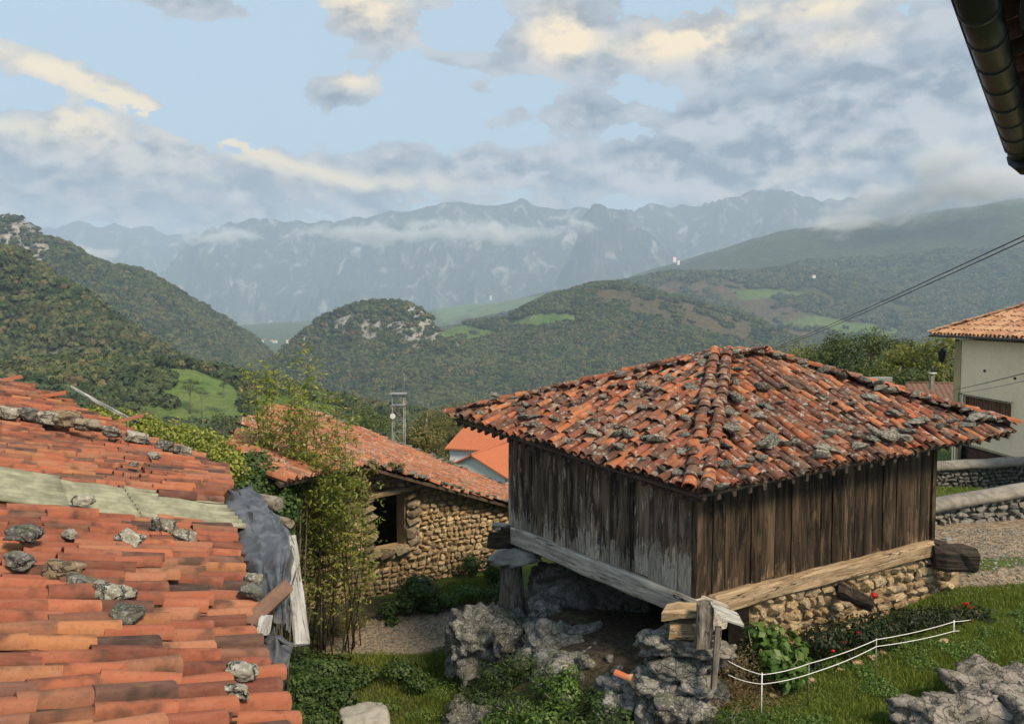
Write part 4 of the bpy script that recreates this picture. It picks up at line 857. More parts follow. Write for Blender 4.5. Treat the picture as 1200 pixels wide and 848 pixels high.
# ---------------------------------------------------------------- rubble walls built of single stones
def stone_wall(root, a, b, zb, zt, th, mat, size=.22, limit=300, seed=0, back='mortar', hole=None, proud=.03, sets=None, name='stone', zfun=None, gap=.02):
    """wall from a to b (ground line), zb(t)/zt(t) bottom and top; camera side gets stones, a mortar core stands behind"""
    r = random.Random(seed); a, b = Vector(a), Vector(b); d = b - a; d.z = 0; L = d.length; d.normalize(); nrm = Vector((d.y, -d.x, 0)); 
    if nrm.dot(Vector((0, 0, 0)) - (a + b) / 2) < 0: nrm = -nrm
    hs = [hull(name, seed * 10 + i, mat, 16, .72) for i in range(6)] if sets is None else sets
    n = max(2, int(L / .4)); core = []
    for i in range(n + 1):
        t = i / n; q = a.lerp(b, t); q = q - nrm * .07; core.append([Vector((q.x, q.y, zb(t))) , Vector((q.x, q.y, zt(t) - .03)), Vector((q.x, q.y, zt(t) - .03)) - nrm * th, Vector((q.x, q.y, zb(t))) - nrm * th])
    ms = []; zmin = min(zb(i / 20) for i in range(21)); zmax = max(zt(i / 20) for i in range(21)); z = zmin
    while z < zmax:
        h = size * r.uniform(.6, 1.15); u = r.uniform(-.1, 0)
        while u < L:
            w_ = size * r.uniform(.7, 2.0); hh = h * r.uniform(.85, 1.2); t = (u + w_ / 2) / L; zc = z + h / 2 + r.uniform(-.02, .02) + .04 * math.sin(u * 2.3)
            if 0 <= t <= 1 and zc > zb(t) - .05 and zc < zt(t) - h * .2 and not (hole and hole(u + w_ / 2, zc)):
                q = a + d * (u + w_ / 2); dep = size * r.uniform(.7, 1.1)
                m4 = frame(Vector((q.x, q.y, zc)) + nrm * (proud - dep * .30 + r.uniform(-.015, .03)), d, -nrm, UP) @ Matrix.Rotation(r.uniform(-.12, .12), 4, 'Y') @ Matrix.Rotation(r.choice((0, math.pi)), 4, 'Z') @ Matrix.Diagonal(((w_ - gap) * 1.04, dep, (hh - gap) * 1.06, 1)); ms.append(m4)
            u += w_
        z += h
    return core, ms, hs
def place_stones(root, ms, hs, limit, mat, name='stone'):
    camp = Vector((0, 0, CAMZ)); ms = sorted(ms, key=lambda m: (m.translation - camp).length)
    for i, m4 in enumerate(ms[:limit]): inst(name, hs[i % len(hs)], root, m4)
    if ms[limit:]: wobj('rubble_stones', stamp('rubble_stones', [tpl_of(h) for h in hs], ms[limit:], mat), root, kind='stuff')
# dry wall under the right side of the granary
a = A0 + U1 * 1.3 - U2 * .10; b = A0 + U1 * 7.45 - U2 * .12
core, ms, hs = stone_wall(gran, (a.x, a.y, 0), (b.x, b.y, 0), lambda t: -.15 + .3 * t, lambda t: ZF - .33, .5, 'warm_stone', .23, seed=5)
wobj('wall_core', rings_mesh('wall_core', core, 'mortar'), gran); 
e = A0 + U1 * 7.45 + U2 * 5.5; core2, ms2, _ = stone_wall(gran, (b.x, b.y, 0), (e.x, e.y, 0), lambda t: .1, lambda t: ZF - .35, .5, 'warm_stone', .25, seed=6, sets=hs)
wobj('wall_core', rings_mesh('wall_core', core2, 'mortar'), gran)
place_stones(gran, ms + ms2, hs, 300, 'warm_stone')
rq = random.Random(2); z = .1
while z < ZF - .4:
    h_ = rq.uniform(.2, .3)
    for k_, (du, dv) in enumerate(((.06, .02), (.06, .34))): inst('corner_stone', hs[rq.randrange(6)], gran, frame(Vector((b.x, b.y, z + h_ / 2)) + U1 * (du - rq.uniform(.1, .2)) + U2 * (dv - .05), U1, U2, UP) @ Matrix.Diagonal((rq.uniform(.4, .6), rq.uniform(.35, .45), h_ * 1.1, 1)))
    z += h_
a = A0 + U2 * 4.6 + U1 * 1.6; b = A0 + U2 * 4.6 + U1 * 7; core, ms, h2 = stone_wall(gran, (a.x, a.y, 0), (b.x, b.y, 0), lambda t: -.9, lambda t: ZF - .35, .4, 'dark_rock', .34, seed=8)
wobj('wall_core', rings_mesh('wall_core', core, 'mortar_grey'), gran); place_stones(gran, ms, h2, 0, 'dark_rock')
# dark log propped against that wall
tag(obj('log', beam('log', P(981, 690, 15.6), P(1021, 708, 15.0), Vector((.03, .08, .10)), Vector((.02, .12, -.08)), 'beam_dark', 5, .02, 15, .35)), 'charred dark log sticking out of the warm stone wall', 'log')
# corner pillar of rough stones
pil = empty('stone_pillar', tuple(P(792, 826, 13.9)), 'rough grey stone pillar carrying the near corner of the granary', 'pillar')
rr_ = random.Random(5)
for i, (px, py, w_, h_, D) in enumerate(((776, 752, .62, .34, 13.6), (818, 772, .55, .30, 13.5), (845, 768, .35, .3, 13.8), (790, 778, .75, .30, 13.45), (770, 800, .55, .42, 13.45), (812, 800, .62, .36, 13.35), (835, 815, .4, .5, 13.5), (785, 828, .62, .5, 13.3), (822, 838, .5, .42, 13.2), (762, 835, .5, .5, 13.5), (800, 858, .8, .45, 13.3), (805, 745, .8, .22, 13.7), (800, 800, .9, 1.1, 14.0))):
    inst('stone', rock_mesh('stone', 60 + i, 'limestone', 4, .26, 0, (w_ * 1.2, .62, h_ * 1.15)), pil, Matrix.Translation(P(px, py, D)))
# bed rock below the granary
def boulder(px, py, D, size, seed, label, mat='limestone', rot=0.0, rough=.30, sub=5, name='boulder', group=None):
    me = rock_mesh(name, seed, mat, sub, rough, 0, size); return inst(name, me, None, Matrix.Translation(P(px, py, D)) @ Matrix.Rotation(rot, 4, 'Z'), label=label, cat='rock', group=group)
boulder(560, 752, 18.2, (1.5, 1.7, 1.5), 81, 'mossy grey rock block at the left end of the bank, beside the path')
boulder(606, 752, 17.6, (1.2, 1.3, 1.0), 82, 'pale grey rock right under the foot of the wooden stilt')
boulder(650, 762, 16.6, (1.6, 1.2, 1.0), 83, 'low fractured rock in the middle of the bank below the stilt')
boulder(690, 800, 15.4, (1.7, 1.3, 1.2), 84, 'broad pale rock with two broken tiles lying on it')
boulder(745, 842, 14.3, (1.6, 1.2, 1.2), 85, 'cracked grey rock at the bottom edge left of the stone pillar')
boulder(600, 815, 16.6, (1.3, 1.0, 1.1), 86, 'rock half hidden by ferns on the lower left of the bank')
boulder(560, 855, 15.8, (1.6, 1.0, .9), 87, 'pale rock at the very foot of the overgrown bank')
boulder(640, 850, 15.2, (1.5, 1.0, 1.1), 90, 'buried rock under the ivy at the bottom of the bank')
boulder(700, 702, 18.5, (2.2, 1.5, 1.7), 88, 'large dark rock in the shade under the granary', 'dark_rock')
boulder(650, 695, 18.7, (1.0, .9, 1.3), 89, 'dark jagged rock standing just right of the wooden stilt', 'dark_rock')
boulder(640, 722, 17.9, (.7, .6, .7), 91, 'round pale rock at the foot of the jagged dark rock')
boulder(735, 755, 16.5, (1.7, .7, .28), 92, 'flat slab of pale rock on the dirt floor under the granary')
for i, (px, py, D, s) in enumerate(((634, 738, 17.2, .3), (622, 742, 17.2, .28), (663, 744, 16.8, .35), (612, 765, 16.8, .3), (690, 775, 15.6, .25), (640, 790, 15.9, .35), (585, 790, 16.6, .3), (716, 812, 14.5, .2), (760, 812, 13.9, .3), (703, 830, 14.5, .25), (830, 845, 12.9, .18), (855, 760, 13.6, .22))):
    inst('rock', rock_mesh('rock', 120 + i, 'limestone', 3, .25, 0, (s, s * .8, s * .7)), None, Matrix.Translation(P(px, py, D)), label='small pale rock lying on the bank below the granary', cat='rock', group='small rocks on the bank')
rs_ = random.Random(17)
for i in range(46):
    g = onground(rs_.uniform(535, 780), rs_.uniform(745, 846)); s = rs_.uniform(.12, .34); inst('rock', bpy.data.meshes[['rock', 'rock.001', 'rock.002', 'rock.003'][i % 4]], None, Matrix.Translation(g + UP * s * .15) @ Euler((rs_.uniform(-.5, .5), rs_.uniform(-.5, .5), rs_.uniform(0, 6))).to_matrix().to_4x4() @ Matrix.Scale(s * 3.0, 4), label='loose stone lying among the weeds of the rocky bank', cat='rock', group='loose stones of the bank')
# lawn boulders, front right
boulder(1125, 846, 12.2, (2.25, 1.4, .85), 95, 'large pitted grey boulder at the bottom right corner of the lawn', 'boulder', .1, .34)
boulder(1168, 813, 13.1, (1.6, 1.1, .72), 96, 'brown-grey boulder just behind the pitted one on the lawn', 'boulder', .2, .3)
boulder(1215, 848, 12.0, (1.1, 1.3, .9), 97, 'boulder cut off by the right edge of the photo', 'boulder', .2, .3)
boulder(426, 850, 16.6, (.95, .8, .62), 98, 'smooth pale boulder top at the bottom edge, left of the bank', 'cap_lichen', .3, .08)
# two loose tiles on the rock
boulder(738, 822, 13.9, (1.2, .8, .75), 93, 'lumpy rock carrying the two loose tiles, left of the pillar')
for px, py, D, rz, rx, lab, mt in ((733, 793, 13.55, 1.2, .25, 'bright orange loose tile lying on the pale rock', 'tile_new'), (745, 803, 13.4, .5, .5, 'pale broken tile leaning under the bright orange one', 'tile_house')):
    t = tile_tpl(seed=3); me = tpl_mesh('loose_tile', t, mt); inst('loose_tile', me, None, Matrix.Translation(P(px, py, D)) @ Matrix.Rotation(rz, 4, 'Z') @ Matrix.Rotation(rx, 4, 'X') @ Matrix.Scale(.9, 4), label=lab, cat='roof tile')
# ---------------------------------------------------------------- the old shed roof at the left, close to the camera
def plane_pt(o, n, px, py): r = ray(px, py); return Vector((0, 0, CAMZ)) + r * (n.dot(o - Vector((0, 0, CAMZ))) / n.dot(r))
def proj(p):
    f = p.y * c_ - (p.z - CAMZ) * s_; return 600 + F * p.x / f, 424 - F * (p.y * s_ + (p.z - CAMZ) * c_) / f
d1 = ray(1900, 800).normalized(); d2 = ray(250, 368).normalized(); nn_ = d1.cross(d2).normalized(); nn_ = nn_ if nn_.z > 0 else -nn_
O_ = P(340, 848, 5.2); Q = lambda px, py: plane_pt(O_, nn_, px, py)
shed = empty('stone_shed', tuple(P(150, 848, 6) * 1.0)[:2] + (-2,), 'old shed with a patched orange tile roof and torn grey tarp along its eave', 'shed')
E0, E1 = Q(343, 935), Q(279, 573); poly = [E0, Q(322, 812), Q(288, 745), Q(288, 700), Q(272, 655), Q(256, 602), Q(266, 575), Q(262, 556), Q(183, 521), Q(77, 474), Q(0, 456), Q(-90, 425), Q(-420, 500), Q(-500, 960)]
gapc = [(-400, 518), (0, 557), (120, 572), (262, 591), (272, 618), (150, 606), (0, 590), (-400, 550)]
_X = None
def in_gap(p): a = proj(p); return inpoly(np.array(a[0]), np.array(a[1]), gapc)
def shed_tiles():
    r = random.Random(4)
    sg = lambda u, v: .03 + .07 * math.sin(v * 1.3 + u * .5) + .03 * math.sin(u * 2.3 + v * 2) + .02 * math.sin(v * 4.1)
    cov, cha = tile_face(shed, poly, 'tile_near', expo=.37, pitch=.206, seed=9, jit=1.2, sag=sg, scale=1.0, down=d1, zs=1.18, xs=.84)
    cov = [m for m in cov if not in_gap(m.translation)]; cha = [m for m in cha if not in_gap(m.translation)]
    # a few rows slipped past the eave, ragged end
    camp = Vector((0, 0, CAMZ)); cov.sort(key=lambda m: (m.translation - camp).length if -60 < proj(m.translation)[0] else 99)
    put = tile_set('tile_near')
    for i, m4 in enumerate(cov[:300]): inst('roof_tile', put[i % 4][0], shed, m4)
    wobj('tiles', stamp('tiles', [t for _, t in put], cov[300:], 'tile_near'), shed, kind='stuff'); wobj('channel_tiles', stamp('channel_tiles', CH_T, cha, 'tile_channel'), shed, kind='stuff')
    print('shed tiles', len(cov))
shed_tiles()
wobj('roof_deck', slab('roof_deck', poly, .06, 'roof_board', .05), shed)
# corrugated sheets laid in the gap
sx = d1; sy = nn_.cross(d1); sy = sy if sy.y > 0 else -sy
def corr(name, a, b, wdt, lift, seed):
    """sheet from a (upper end) to b (lower end), wdt across"""
    n = 90; V, Fc = [], []; d = (b - a).normalized(); s = nn_.cross(d).normalized(); s = s if s.y > 0 else -s
    for i in range(9):
        p = a.lerp(b, i / 8)
        for j in range(n + 1): V.append(p + s * (wdt * (j / n - .5)) + nn_ * (lift + .045 * math.sin(j / n * wdt / .17 * 6.283) + .01 * math.sin(i * 1.3 + seed)))
    for i in range(8):
        for j in range(n): k = i * (n + 1) + j; Fc.append((k, k + 1, k + n + 2, k + n + 1))
    me = mesh_np(name, V, Fc, 'corrugated', True); o = wobj(name, me, shed); md = o.modifiers.new('thickness', 'SOLIDIFY'); md.thickness = .008
corr('corrugated_sheet', Q(-260, 548), Q(72, 588), 1.4, .10, 1); corr('corrugated_sheet', Q(60, 587), Q(170, 600), 1.35, .085, 2); corr('corrugated_sheet', Q(150, 598), Q(268, 612), 1.3, .105, 3)
# stones lying on this roof
SS = [(3, 497, .42, 'grey-green stone at the left end of the stone row across the shed roof'), (26, 498, .40, 'dark grey stone of the stone row, second from the left'), (48, 503, .42, 'mossy grey stone in the stone row beside the big brown one'), (72, 506, .55, 'big mossy brown stone, largest of the row across the shed roof'), (98, 512, .5, 'brown lichened stone just right of the largest one in the row'),
      (126, 519, .36, 'flat mossy stone in the middle of the stone row'), (156, 526, .42, 'pale grey stone in the right half of the stone row'), (188, 535, .36, 'dark stone near the right end of the stone row'), (210, 541, .36, 'last stone at the right end of the stone row'),
      (176, 547, .22, 'small grey stone just below the stone row'), (152, 557, .16, 'small whitish stone on the tiles above the corrugated sheets'), (91, 606, .26, 'mossy dark stone at the lower edge of the corrugated sheets'), (185, 636, .34, 'blue-grey stone in the upper part of the lower tile field'), (209, 649, .28, 'angular pale grey stone beside the blue-grey one'),
      (75, 646, .17, 'small pale stone left of the flat dark slab'), (17, 652, .34, 'upright stone with a white patch at the left edge of the photo'), (146, 655, .30, 'flat dark slab with moss among the tiles'), (13, 684, .28, 'smooth dark grey stone at the left edge below the upright one'), (69, 697, .36, 'yellowish pale stone lying on the orange tiles'),
      (86, 711, .26, 'dark flat stone touching the yellowish one'), (123, 725, .33, 'rough grey stone in the middle of the lower tile field'), (137, 749, .26, 'dark blue-grey stone below the rough grey one'), (291, 700, .20, 'stone at the eave beside the loose board'), (287, 716, .24, 'dark flaky stone wedged under the loose board'), (271, 820, .24, 'grey stone near the eave at the bottom of the photo'), (267, 842, .20, 'half hidden grey stone at the bottom edge near the eave')]
for i, (px, py, s, lab) in enumerate(SS):
    mt = 'roof_stone' if i not in (18, 10, 14) else 'field_stone'; dk = i in (1, 7, 15, 17, 19, 21, 23)
    me = rock_mesh('roof_stone', 400 + i, 'brown_stone' if i in (3, 4, 18) else ('dark_rock' if dk else 'roof_stone'), 4, .17, 0, (s * .8, s * .56, s * .42)); p = Q(px, py + 3)
    inst('roof_stone', me, None, Matrix.Translation(p + nn_ * (.17 + s * .16)) @ Matrix.Rotation(random.uniform(-.4, .4), 4, 'Z') @ Matrix.Rotation(.2, 4, 'Y'), label=lab, cat='stone', group='stones on the shed roof')
# tarp draped over the broken eave
def drape(name, cols, nu, nv, seed, amp=.05):
    """cols: list of 3D polylines (left to right), each resampled to nu points"""
    from mathutils import noise
    def res(pl, n):
        L = [0]; 
        for a, b in zip(pl, pl[1:]): L.append(L[-1] + (b - a).length)
        out = []
        for i in range(n):
            t = L[-1] * i / (n - 1); k = max(j for j in range(len(pl) - 1) if L[j] <= t + 1e-9); q = (t - L[k]) / (L[k + 1] - L[k]); out.append(pl[k].lerp(pl[k + 1], q))
        return out
    C = [res(c, nu) for c in cols]; V = []
    for j in range(nv):
        t = j / (nv - 1) * (len(C) - 1); k = min(int(t), len(C) - 2); q = t - k; q = q * q * (3 - 2 * q)
        for i in range(nu):
            p = C[k][i].lerp(C[k + 1][i], q); w = Vector((i * .16 + seed * 9, j * .10, 0)); f = abs(noise.noise(Vector((w.x * .9 + w.y * .5, w.y * 1.6, 0)))) * 1.9 + .30 * abs(noise.noise(w * 2.6 + Vector((5, 0, 0)))) + .07 * noise.noise(w * 7)
            V.append(p + Vector((.45, -.25, .9)) * (f * amp * 1.6))
    Fc = [(j * nu + i, j * nu + i + 1, (j + 1) * nu + i + 1, (j + 1) * nu + i) for j in range(nv - 1) for i in range(nu - 1)]
    me = mesh_np(name, V, Fc, 'tarp', True); o = wobj(name, me, shed); md = o.modifiers.new('thickness', 'SOLIDIFY'); md.thickness = .006; return o
def T(px, py, dz=0.0, dd=0.0):                    # point near the eave, dropped by dz
    p = Q(px, py); return Vector((p.x, p.y + dd, p.z - dz))
e_ = lambda py, off=0.0: Q(290 + (py - 573) * .19, py)   # eave line point at image row
def hang(px, py, ref, dd=.1):                     # point seen at px,py at the depth of the eave at row ref
    return P(px, py, e_(ref).y + dd)
drape('tarp', [[T(240, 572, .10), T(246, 600, .10), T(252, 628, .10), T(266, 655, .10), T(275, 690, .10), T(282, 715, .12)],
               [hang(278, 574, 585), hang(290, 598, 605), hang(298, 630, 640), hang(306, 662, 670), hang(312, 690, 705), hang(316, 728, 735)],
               [hang(292, 572, 585, .3), hang(312, 596, 600, .25), hang(328, 618, 635, .2), hang(338, 640, 665, .2), hang(330, 680, 700, .2), hang(330, 735, 735, .2)],
               [hang(296, 580, 575, .45), hang(318, 612, 600, .4), hang(342, 634, 635, .35), hang(347, 660, 665, .3), hang(337, 700, 700, .3), hang(338, 742, 735, .3)]], 46, 44, 1, .055)
drape('tarp', [[T(290, 742, .1), T(296, 770, .1), T(300, 800, .1), T(306, 815, .1)], [hang(318, 742, 745), hang(320, 775, 775), hang(318, 806, 805), hang(318, 818, 815)], [hang(344, 756, 745, .2), hang(338, 778, 775, .2), hang(326, 806, 805, .2), hang(322, 826, 815, .2)]], 18, 20, 2, .05)
drape('tarp', [[hang(296, 734, 740, -.1), hang(316, 745, 745, -.1), hang(338, 757, 750, -.1)], [hang(298, 744, 745, -.05), hang(316, 757, 750, -.05), hang(362, 756, 750, .0)]], 14, 6, 3, .03)
wobj('fascia_board', beam('fascia_board', hang(340, 628, 650, .45), hang(354, 753, 740, .15), Vector((.062, .015, 0)), Vector((0, .02, .01)), 'board_pale', 8, .006, 5, .1), shed, label='long pale nailed board standing at the eave')
wobj('loose_board', beam('loose_board', hang(283, 738, 725, -.45), hang(334, 690, 705, -.25), Vector((.03, .03, .04)), Vector((-.05, .04, .035)), 'tile_dull', 3, .004, 6, .2), shed, label='reddish broken board jutting past the eave')
wobj('batten', beam('batten', hang(312, 722, 725, -.3), hang(308, 742, 735, -.3), Vector((.05, 0, 0)), Vector((0, .03, 0)), 'board_pale', 2, .003, 7), shed)
for i, (a, b, rd) in enumerate((((284, 582), (326, 590), .10), ((318, 606), (340, 613), .07))):
    wobj('pole_end', tube('pole_end', [hang(*a, 590, .5), hang(*b, 592, .1)], rd, 'bark', 8, .08, i), shed)
wobj('grey_board', beam('grey_board', Q(78, 466) + nn_ * .25, Q(157, 503) + nn_ * .14, nn_ * .02, (d2 * .9).cross(nn_).cross(nn_) * .07, 'board_pale', 7, .012, 8), shed, label='long bent grey board lying along the far verge')
tt_ = tile_set('tile_near')
for i, (px, py, a, b) in enumerate(((8, 455, -.8, .15), (60, 474, -1.1, .12), (150, 502, -1.1, .2))):
    inst('roof_tile', tt_[i % 4][0], shed, Matrix.Translation(Q(px, py) + nn_ * .17) @ Matrix.Rotation(a, 4, 'Z') @ Matrix.Rotation(b, 4, 'X'), label='dark tile tipped up at the far verge')
# masonry below
w0 = E0 - d1 * .45; w1 = E1 - d1 * .45
for k, (a, b) in enumerate(((w0 - d2 * 1.0, w1), (w1, w1 + (Q(0, 456) - E1) * .98))):
    z0 = -2.6
    wobj('shed_wall', rings_mesh('shed_wall', [[Vector((a.x, a.y, z0)), Vector((b.x, b.y, z0)), Vector((b.x, b.y, z0)) - Vector((.4, .1, 0)), Vector((a.x, a.y, z0)) - Vector((.4, .1, 0))], [Vector((a.x, a.y, a.z - .2)), Vector((b.x, b.y, b.z - .2)), Vector((b.x, b.y, b.z - .2)) - Vector((.4, .1, 0)), Vector((a.x, a.y, a.z - .2)) - Vector((.4, .1, 0))]], 'rubble'), shed)
# ---------------------------------------------------------------- stone barn behind the shrubs
barn = empty('stone_barn', (-3, 26, -2), 'old barn of honey coloured rubble with a dark hatch and sagging orange tile roof', 'barn')
Bc, Bd, Bt = P(610, 595, 26.5), P(425, 538, 23.5), P(345, 476, 29.9); bn = (Bc - Bd).cross(Bt - Bd).normalized(); bn = bn if bn.z > 0 else -bn
BQ = lambda px, py: plane_pt(Bd, bn, px, py); Bb = BQ(612, 578)
bpoly = [Bc, Bb, Bt, BQ(305, 492), BQ(277, 521), BQ(330, 566), BQ(428, 545)]
dn = (Vector((bn.x, bn.y, 0)).normalized()); dn = (dn - bn * dn.dot(bn)).normalized()
sgb = lambda u, v: .06 * math.sin(u * 1.1 + 1) * math.sin(v * .9) + .03 * math.sin(v * 3 + u)
cov, cha = tile_face(barn, bpoly, 'tile_barn', expo=.36, pitch=.235, seed=21, jit=1.4, sag=sgb, scale=1.0, zs=1.4, down=(Bb - Bt).normalized())
put_tiles(barn, cov, cha, 'tile_barn'); print('barn tiles', len(cov))
wobj('roof_deck', slab('roof_deck', bpoly, .08, 'roof_board', .02), barn)
# verge: stones and slates along both rakes
vs2 = [hull('verge_stone', 500 + i, 'roof_stone', 14, .6) for i in range(4)]; rv_ = random.Random(3)
for a, b, n in ((Bt, Bb, 34), (BQ(428, 545), Bc, 22)):
    for k in range(n):
        p = a.lerp(b, (k + rv_.random()) / n); s = rv_.uniform(.14, .34); inst('verge_stone', vs2[k % 4], barn, Matrix.Translation(p + UP * .12) @ Matrix.Rotation(rv_.uniform(0, 6), 4, 'Z') @ Matrix.Diagonal((s * 1.3, s, s * .5, 1)))
WA = Vector((-7.3, 21.33, 0)); WB = Vector((.42, 27.0, 0)); wd_ = (WB - WA).normalized(); WL = (WB - WA).length
def roofz(x, y): return Bd.z - (bn.x * (x - Bd.x) + bn.y * (y - Bd.y)) / bn.z
def wt(t): p = WA.lerp(WB, t); return min(roofz(p.x, p.y) - .12, 2.9)
us = lambda s: s + (Vector((-3.66, 24, 0)) - WA).length
h0, h1, hz0, hz1 = us(-.52), us(.52), -.55, 1.10
core, ms, hs = stone_wall(barn, WA, WB, lambda t: -2.3, wt, .5, 'warm_stone', .185, seed=12, hole=lambda u, z: h0 - .10 < u < h1 + .1 and hz0 - .06 < z < hz1 + .28, sets=None, gap=.025, proud=.06)
nw = Vector((wd_.y, -wd_.x, 0))
def wseg(u0, u1, zb0, zt0):
    n = max(1, int((u1 - u0) / .5)); R_ = []
    for i in range(n + 1):
        u = u0 + (u1 - u0) * i / n; p = WA + wd_ * u; zt1 = zt0(u / WL); R_.append([Vector((p.x, p.y, zb0)) - nw * .05, Vector((p.x, p.y, zt1)) - nw * .05, Vector((p.x, p.y, zt1)) - nw * .55, Vector((p.x, p.y, zb0)) - nw * .55])
    wobj('wall_core', rings_mesh('wall_core', R_, 'mortar'), barn)
wseg(0, h0, -2.4, wt); wseg(h1, WL, -2.4, wt); wseg(h0, h1, -2.4, lambda t: hz0); wseg(h0, h1, hz1 + .2, wt)
place_stones(barn, ms, hs, 300, 'warm_stone'); print('barn stones', len(ms))
# jamb, sill and lintel
rj = random.Random(8); jb = [hull('jamb_stone', 520 + i, 'brown_stone', 18, .8) for i in range(3)]
z = hz0
while z < hz1 - .1:
    h = rj.uniform(.24, .36)
    for u_, sgn in ((h1 + .20, 1), (h0 - .18, -1)): p = WA + wd_ * (u_ + rj.uniform(-.03, .05)); inst('jamb_stone', jb[rj.randrange(3)], barn, frame(Vector((p.x, p.y, z + h / 2)) + nw * (.09 if sgn > 0 else .03), wd_, -nw, UP) @ Matrix.Diagonal((rj.uniform(.42, .55), .35, h * 1.05, 1)))
    z += h
for u_, w_, zz, hh in ((h0 - .05, .5, hz0 - .08, .24), (h0 + .35, .6, hz0 - .10, .26), (h1 - .1, .7, hz0 - .06, .30)): p = WA + wd_ * u_; inst('sill_stone', jb[0], barn, frame(Vector((p.x, p.y, zz)) + nw * .08, wd_, -nw, UP) @ Matrix.Diagonal((w_, .5, hh, 1)))
p0, p1 = WA + wd_ * (h0 - .35), WA + wd_ * (h1 + .35); wobj('lintel', beam('lintel', Vector((p0.x, p0.y, hz1 + .06)) + nw * .08, Vector((p1.x, p1.y, hz1 + .16)) + nw * .08, nw * .14, UP * .08, 'beam_tan', 5, .015, 21, .25), barn)
# rest of the barn body and its dark inside
bk = lambda p, k: p + Vector((-.05, 1, 0)) * k
q0, q1 = WA - nw * .5, WB - nw * .5
wobj('side_wall', rings_mesh('side_wall', [[Vector((WB.x, WB.y, -2.4)) - nw * .1, Vector((WB.x - .4, WB.y, -2.4)) - nw * .1, Vector((WB.x - .4, WB.y + 3.6, -2.4)), Vector((WB.x, WB.y + 3.6, -2.4))], [Vector((WB.x, WB.y, .1)) - nw * .1, Vector((WB.x - .4, WB.y, .2)) - nw * .1, Vector((WB.x - .4, WB.y + 3.6, -.25)), Vector((WB.x, WB.y + 3.6, -.35))]], 'rubble'), barn)
wobj('back_wall', rings_mesh('back_wall', [[Vector((WB.x, WB.y + 3.6, -2.4)), Vector((WB.x, WB.y + 4, -2.4)), Vector((-8.2, 29.9, -2.4)), Vector((-8.2, 29.5, -2.4))], [Vector((WB.x, WB.y + 3.6, -.4)), Vector((WB.x, WB.y + 4, -.4)), Vector((-8.2, 29.9, 2.85)), Vector((-8.2, 29.5, 2.85))]], 'rubble'), barn)
wobj('side_wall', rings_mesh('side_wall', [[Vector((-8.2, 29.7, -2.6)), Vector((-7.8, 29.7, -2.6)), Vector((-6.9, 21.8, -2.6)), Vector((-7.3, 21.4, -2.6))], [Vector((-8.2, 29.7, 2.8)), Vector((-7.8, 29.7, 2.7)), Vector((-6.9, 21.8, 2.6)), Vector((-7.3, 21.4, 2.7))]], 'rubble'), barn)
# ---------------------------------------------------------------- field walls at the right
def field_wall(label, a, b, zt, zb, size, mat, seed, capm=None, curve=0.0):
    t = empty('stone_wall', (a[0], a[1], zb(0)), label, 'wall')
    core, ms, hs = stone_wall(t, (a[0], a[1], 0), (b[0], b[1], 0), zb, zt, .45, mat, size, seed=seed, gap=.02, proud=.07)
    wobj('wall_core', rings_mesh('wall_core', core, 'mortar_grey'), t); place_stones(t, ms, hs, 300, mat)
    if capm:
        A_, B_ = Vector((a[0], a[1], 0)), Vector((b[0], b[1], 0)); n = 24; rg = []
        d = (B_ - A_).normalized(); s = Vector((d.y, -d.x, 0)); s = s if s.y < 0 else -s
        from mathutils import noise
        for i in range(n + 1):
            q = A_.lerp(B_, i / n); z = zt(i / n) + .03 * noise.noise(q * 1.3); c = q - s * .22
            rg.append([c + s * x + UP * (z + y) for x, y in ((.38, -.10), (.36, .04), (.2, .13), (-.05, .16), (-.28, .10), (-.34, -.08))])
        wobj('coping', rings_mesh('coping', rg, capm, True, True), t)
    return t
a, b = P(1080, 612, 21.8), P(1330, 612, 23.6)
field_wall('nearer low dry stone wall with a smooth pale cement coping', (a.x, a.y), (b.x, b.y), lambda t: 1.20 + .42 * min(1, t * 1.6), lambda t: .5, .24, 'field_stone', 31, 'cement')
a, b = P(1070, 575, 27.5), P(1330, 575, 28.5)
field_wall('farther low dry stone wall of small pale stones below the cream house', (a.x, a.y), (b.x, b.y), lambda t: 1.22 + .25 * t, lambda t: .2, .17, 'field_stone', 32, 'cement')

# ---------------------------------------------------------------- cream house at the right edge
ho = empty('house', (23, 30, -.8), 'cream rendered two storey house with a hipped tile roof at the right edge', 'house')
hx0, hx1, hy0, hy1, hb, hw = 19.25, 28.0, 23.5, 35.2, -1.0, 5.42
def quad_wall(name, a, b, z0, z1, holes, mat, th=.3, root=None, out=None):
    """vertical wall with rectangular openings, built of the strips between them; holes = (s0, s1, z0, z1)"""
    a, b = Vector(a), Vector(b); d = (b - a); L = d.length; d.normalize(); xs = sorted({0, L, *[h[0] for h in holes], *[h[1] for h in holes]}); zs = sorted({z0, z1, *[h[2] for h in holes], *[h[3] for h in holes]})
    V, Fc = [], []
    def box(s0, s1, q0, q1):
        k = len(V); 
        for s in (s0, s1):
            for o in (0, -th):
                for z in (q0, q1): p = a + d * s + out * o; V.append((p.x, p.y, z))
        for f in ((0, 1, 5, 4), (2, 6, 7, 3), (0, 4, 6, 2), (1, 3, 7, 5), (0, 2, 3, 1), (4, 5, 7, 6)): Fc.append(tuple(k + i for i in f))
    for i in range(len(xs) - 1):
        z = z0; sm = (xs[i] + xs[i + 1]) / 2
        for h in sorted([h for h in holes if h[0] < sm < h[1]], key=lambda h: h[2]): box(xs[i], xs[i + 1], z, h[2]); z = h[3]
        box(xs[i], xs[i + 1], z, z1)
    me = mesh_np(name, V, Fc, mat); bm = bmesh.new(); bm.from_mesh(me); bmesh.ops.recalc_face_normals(bm, faces=bm.faces); bm.to_mesh(me); bm.free(); return wobj(name, me, root)
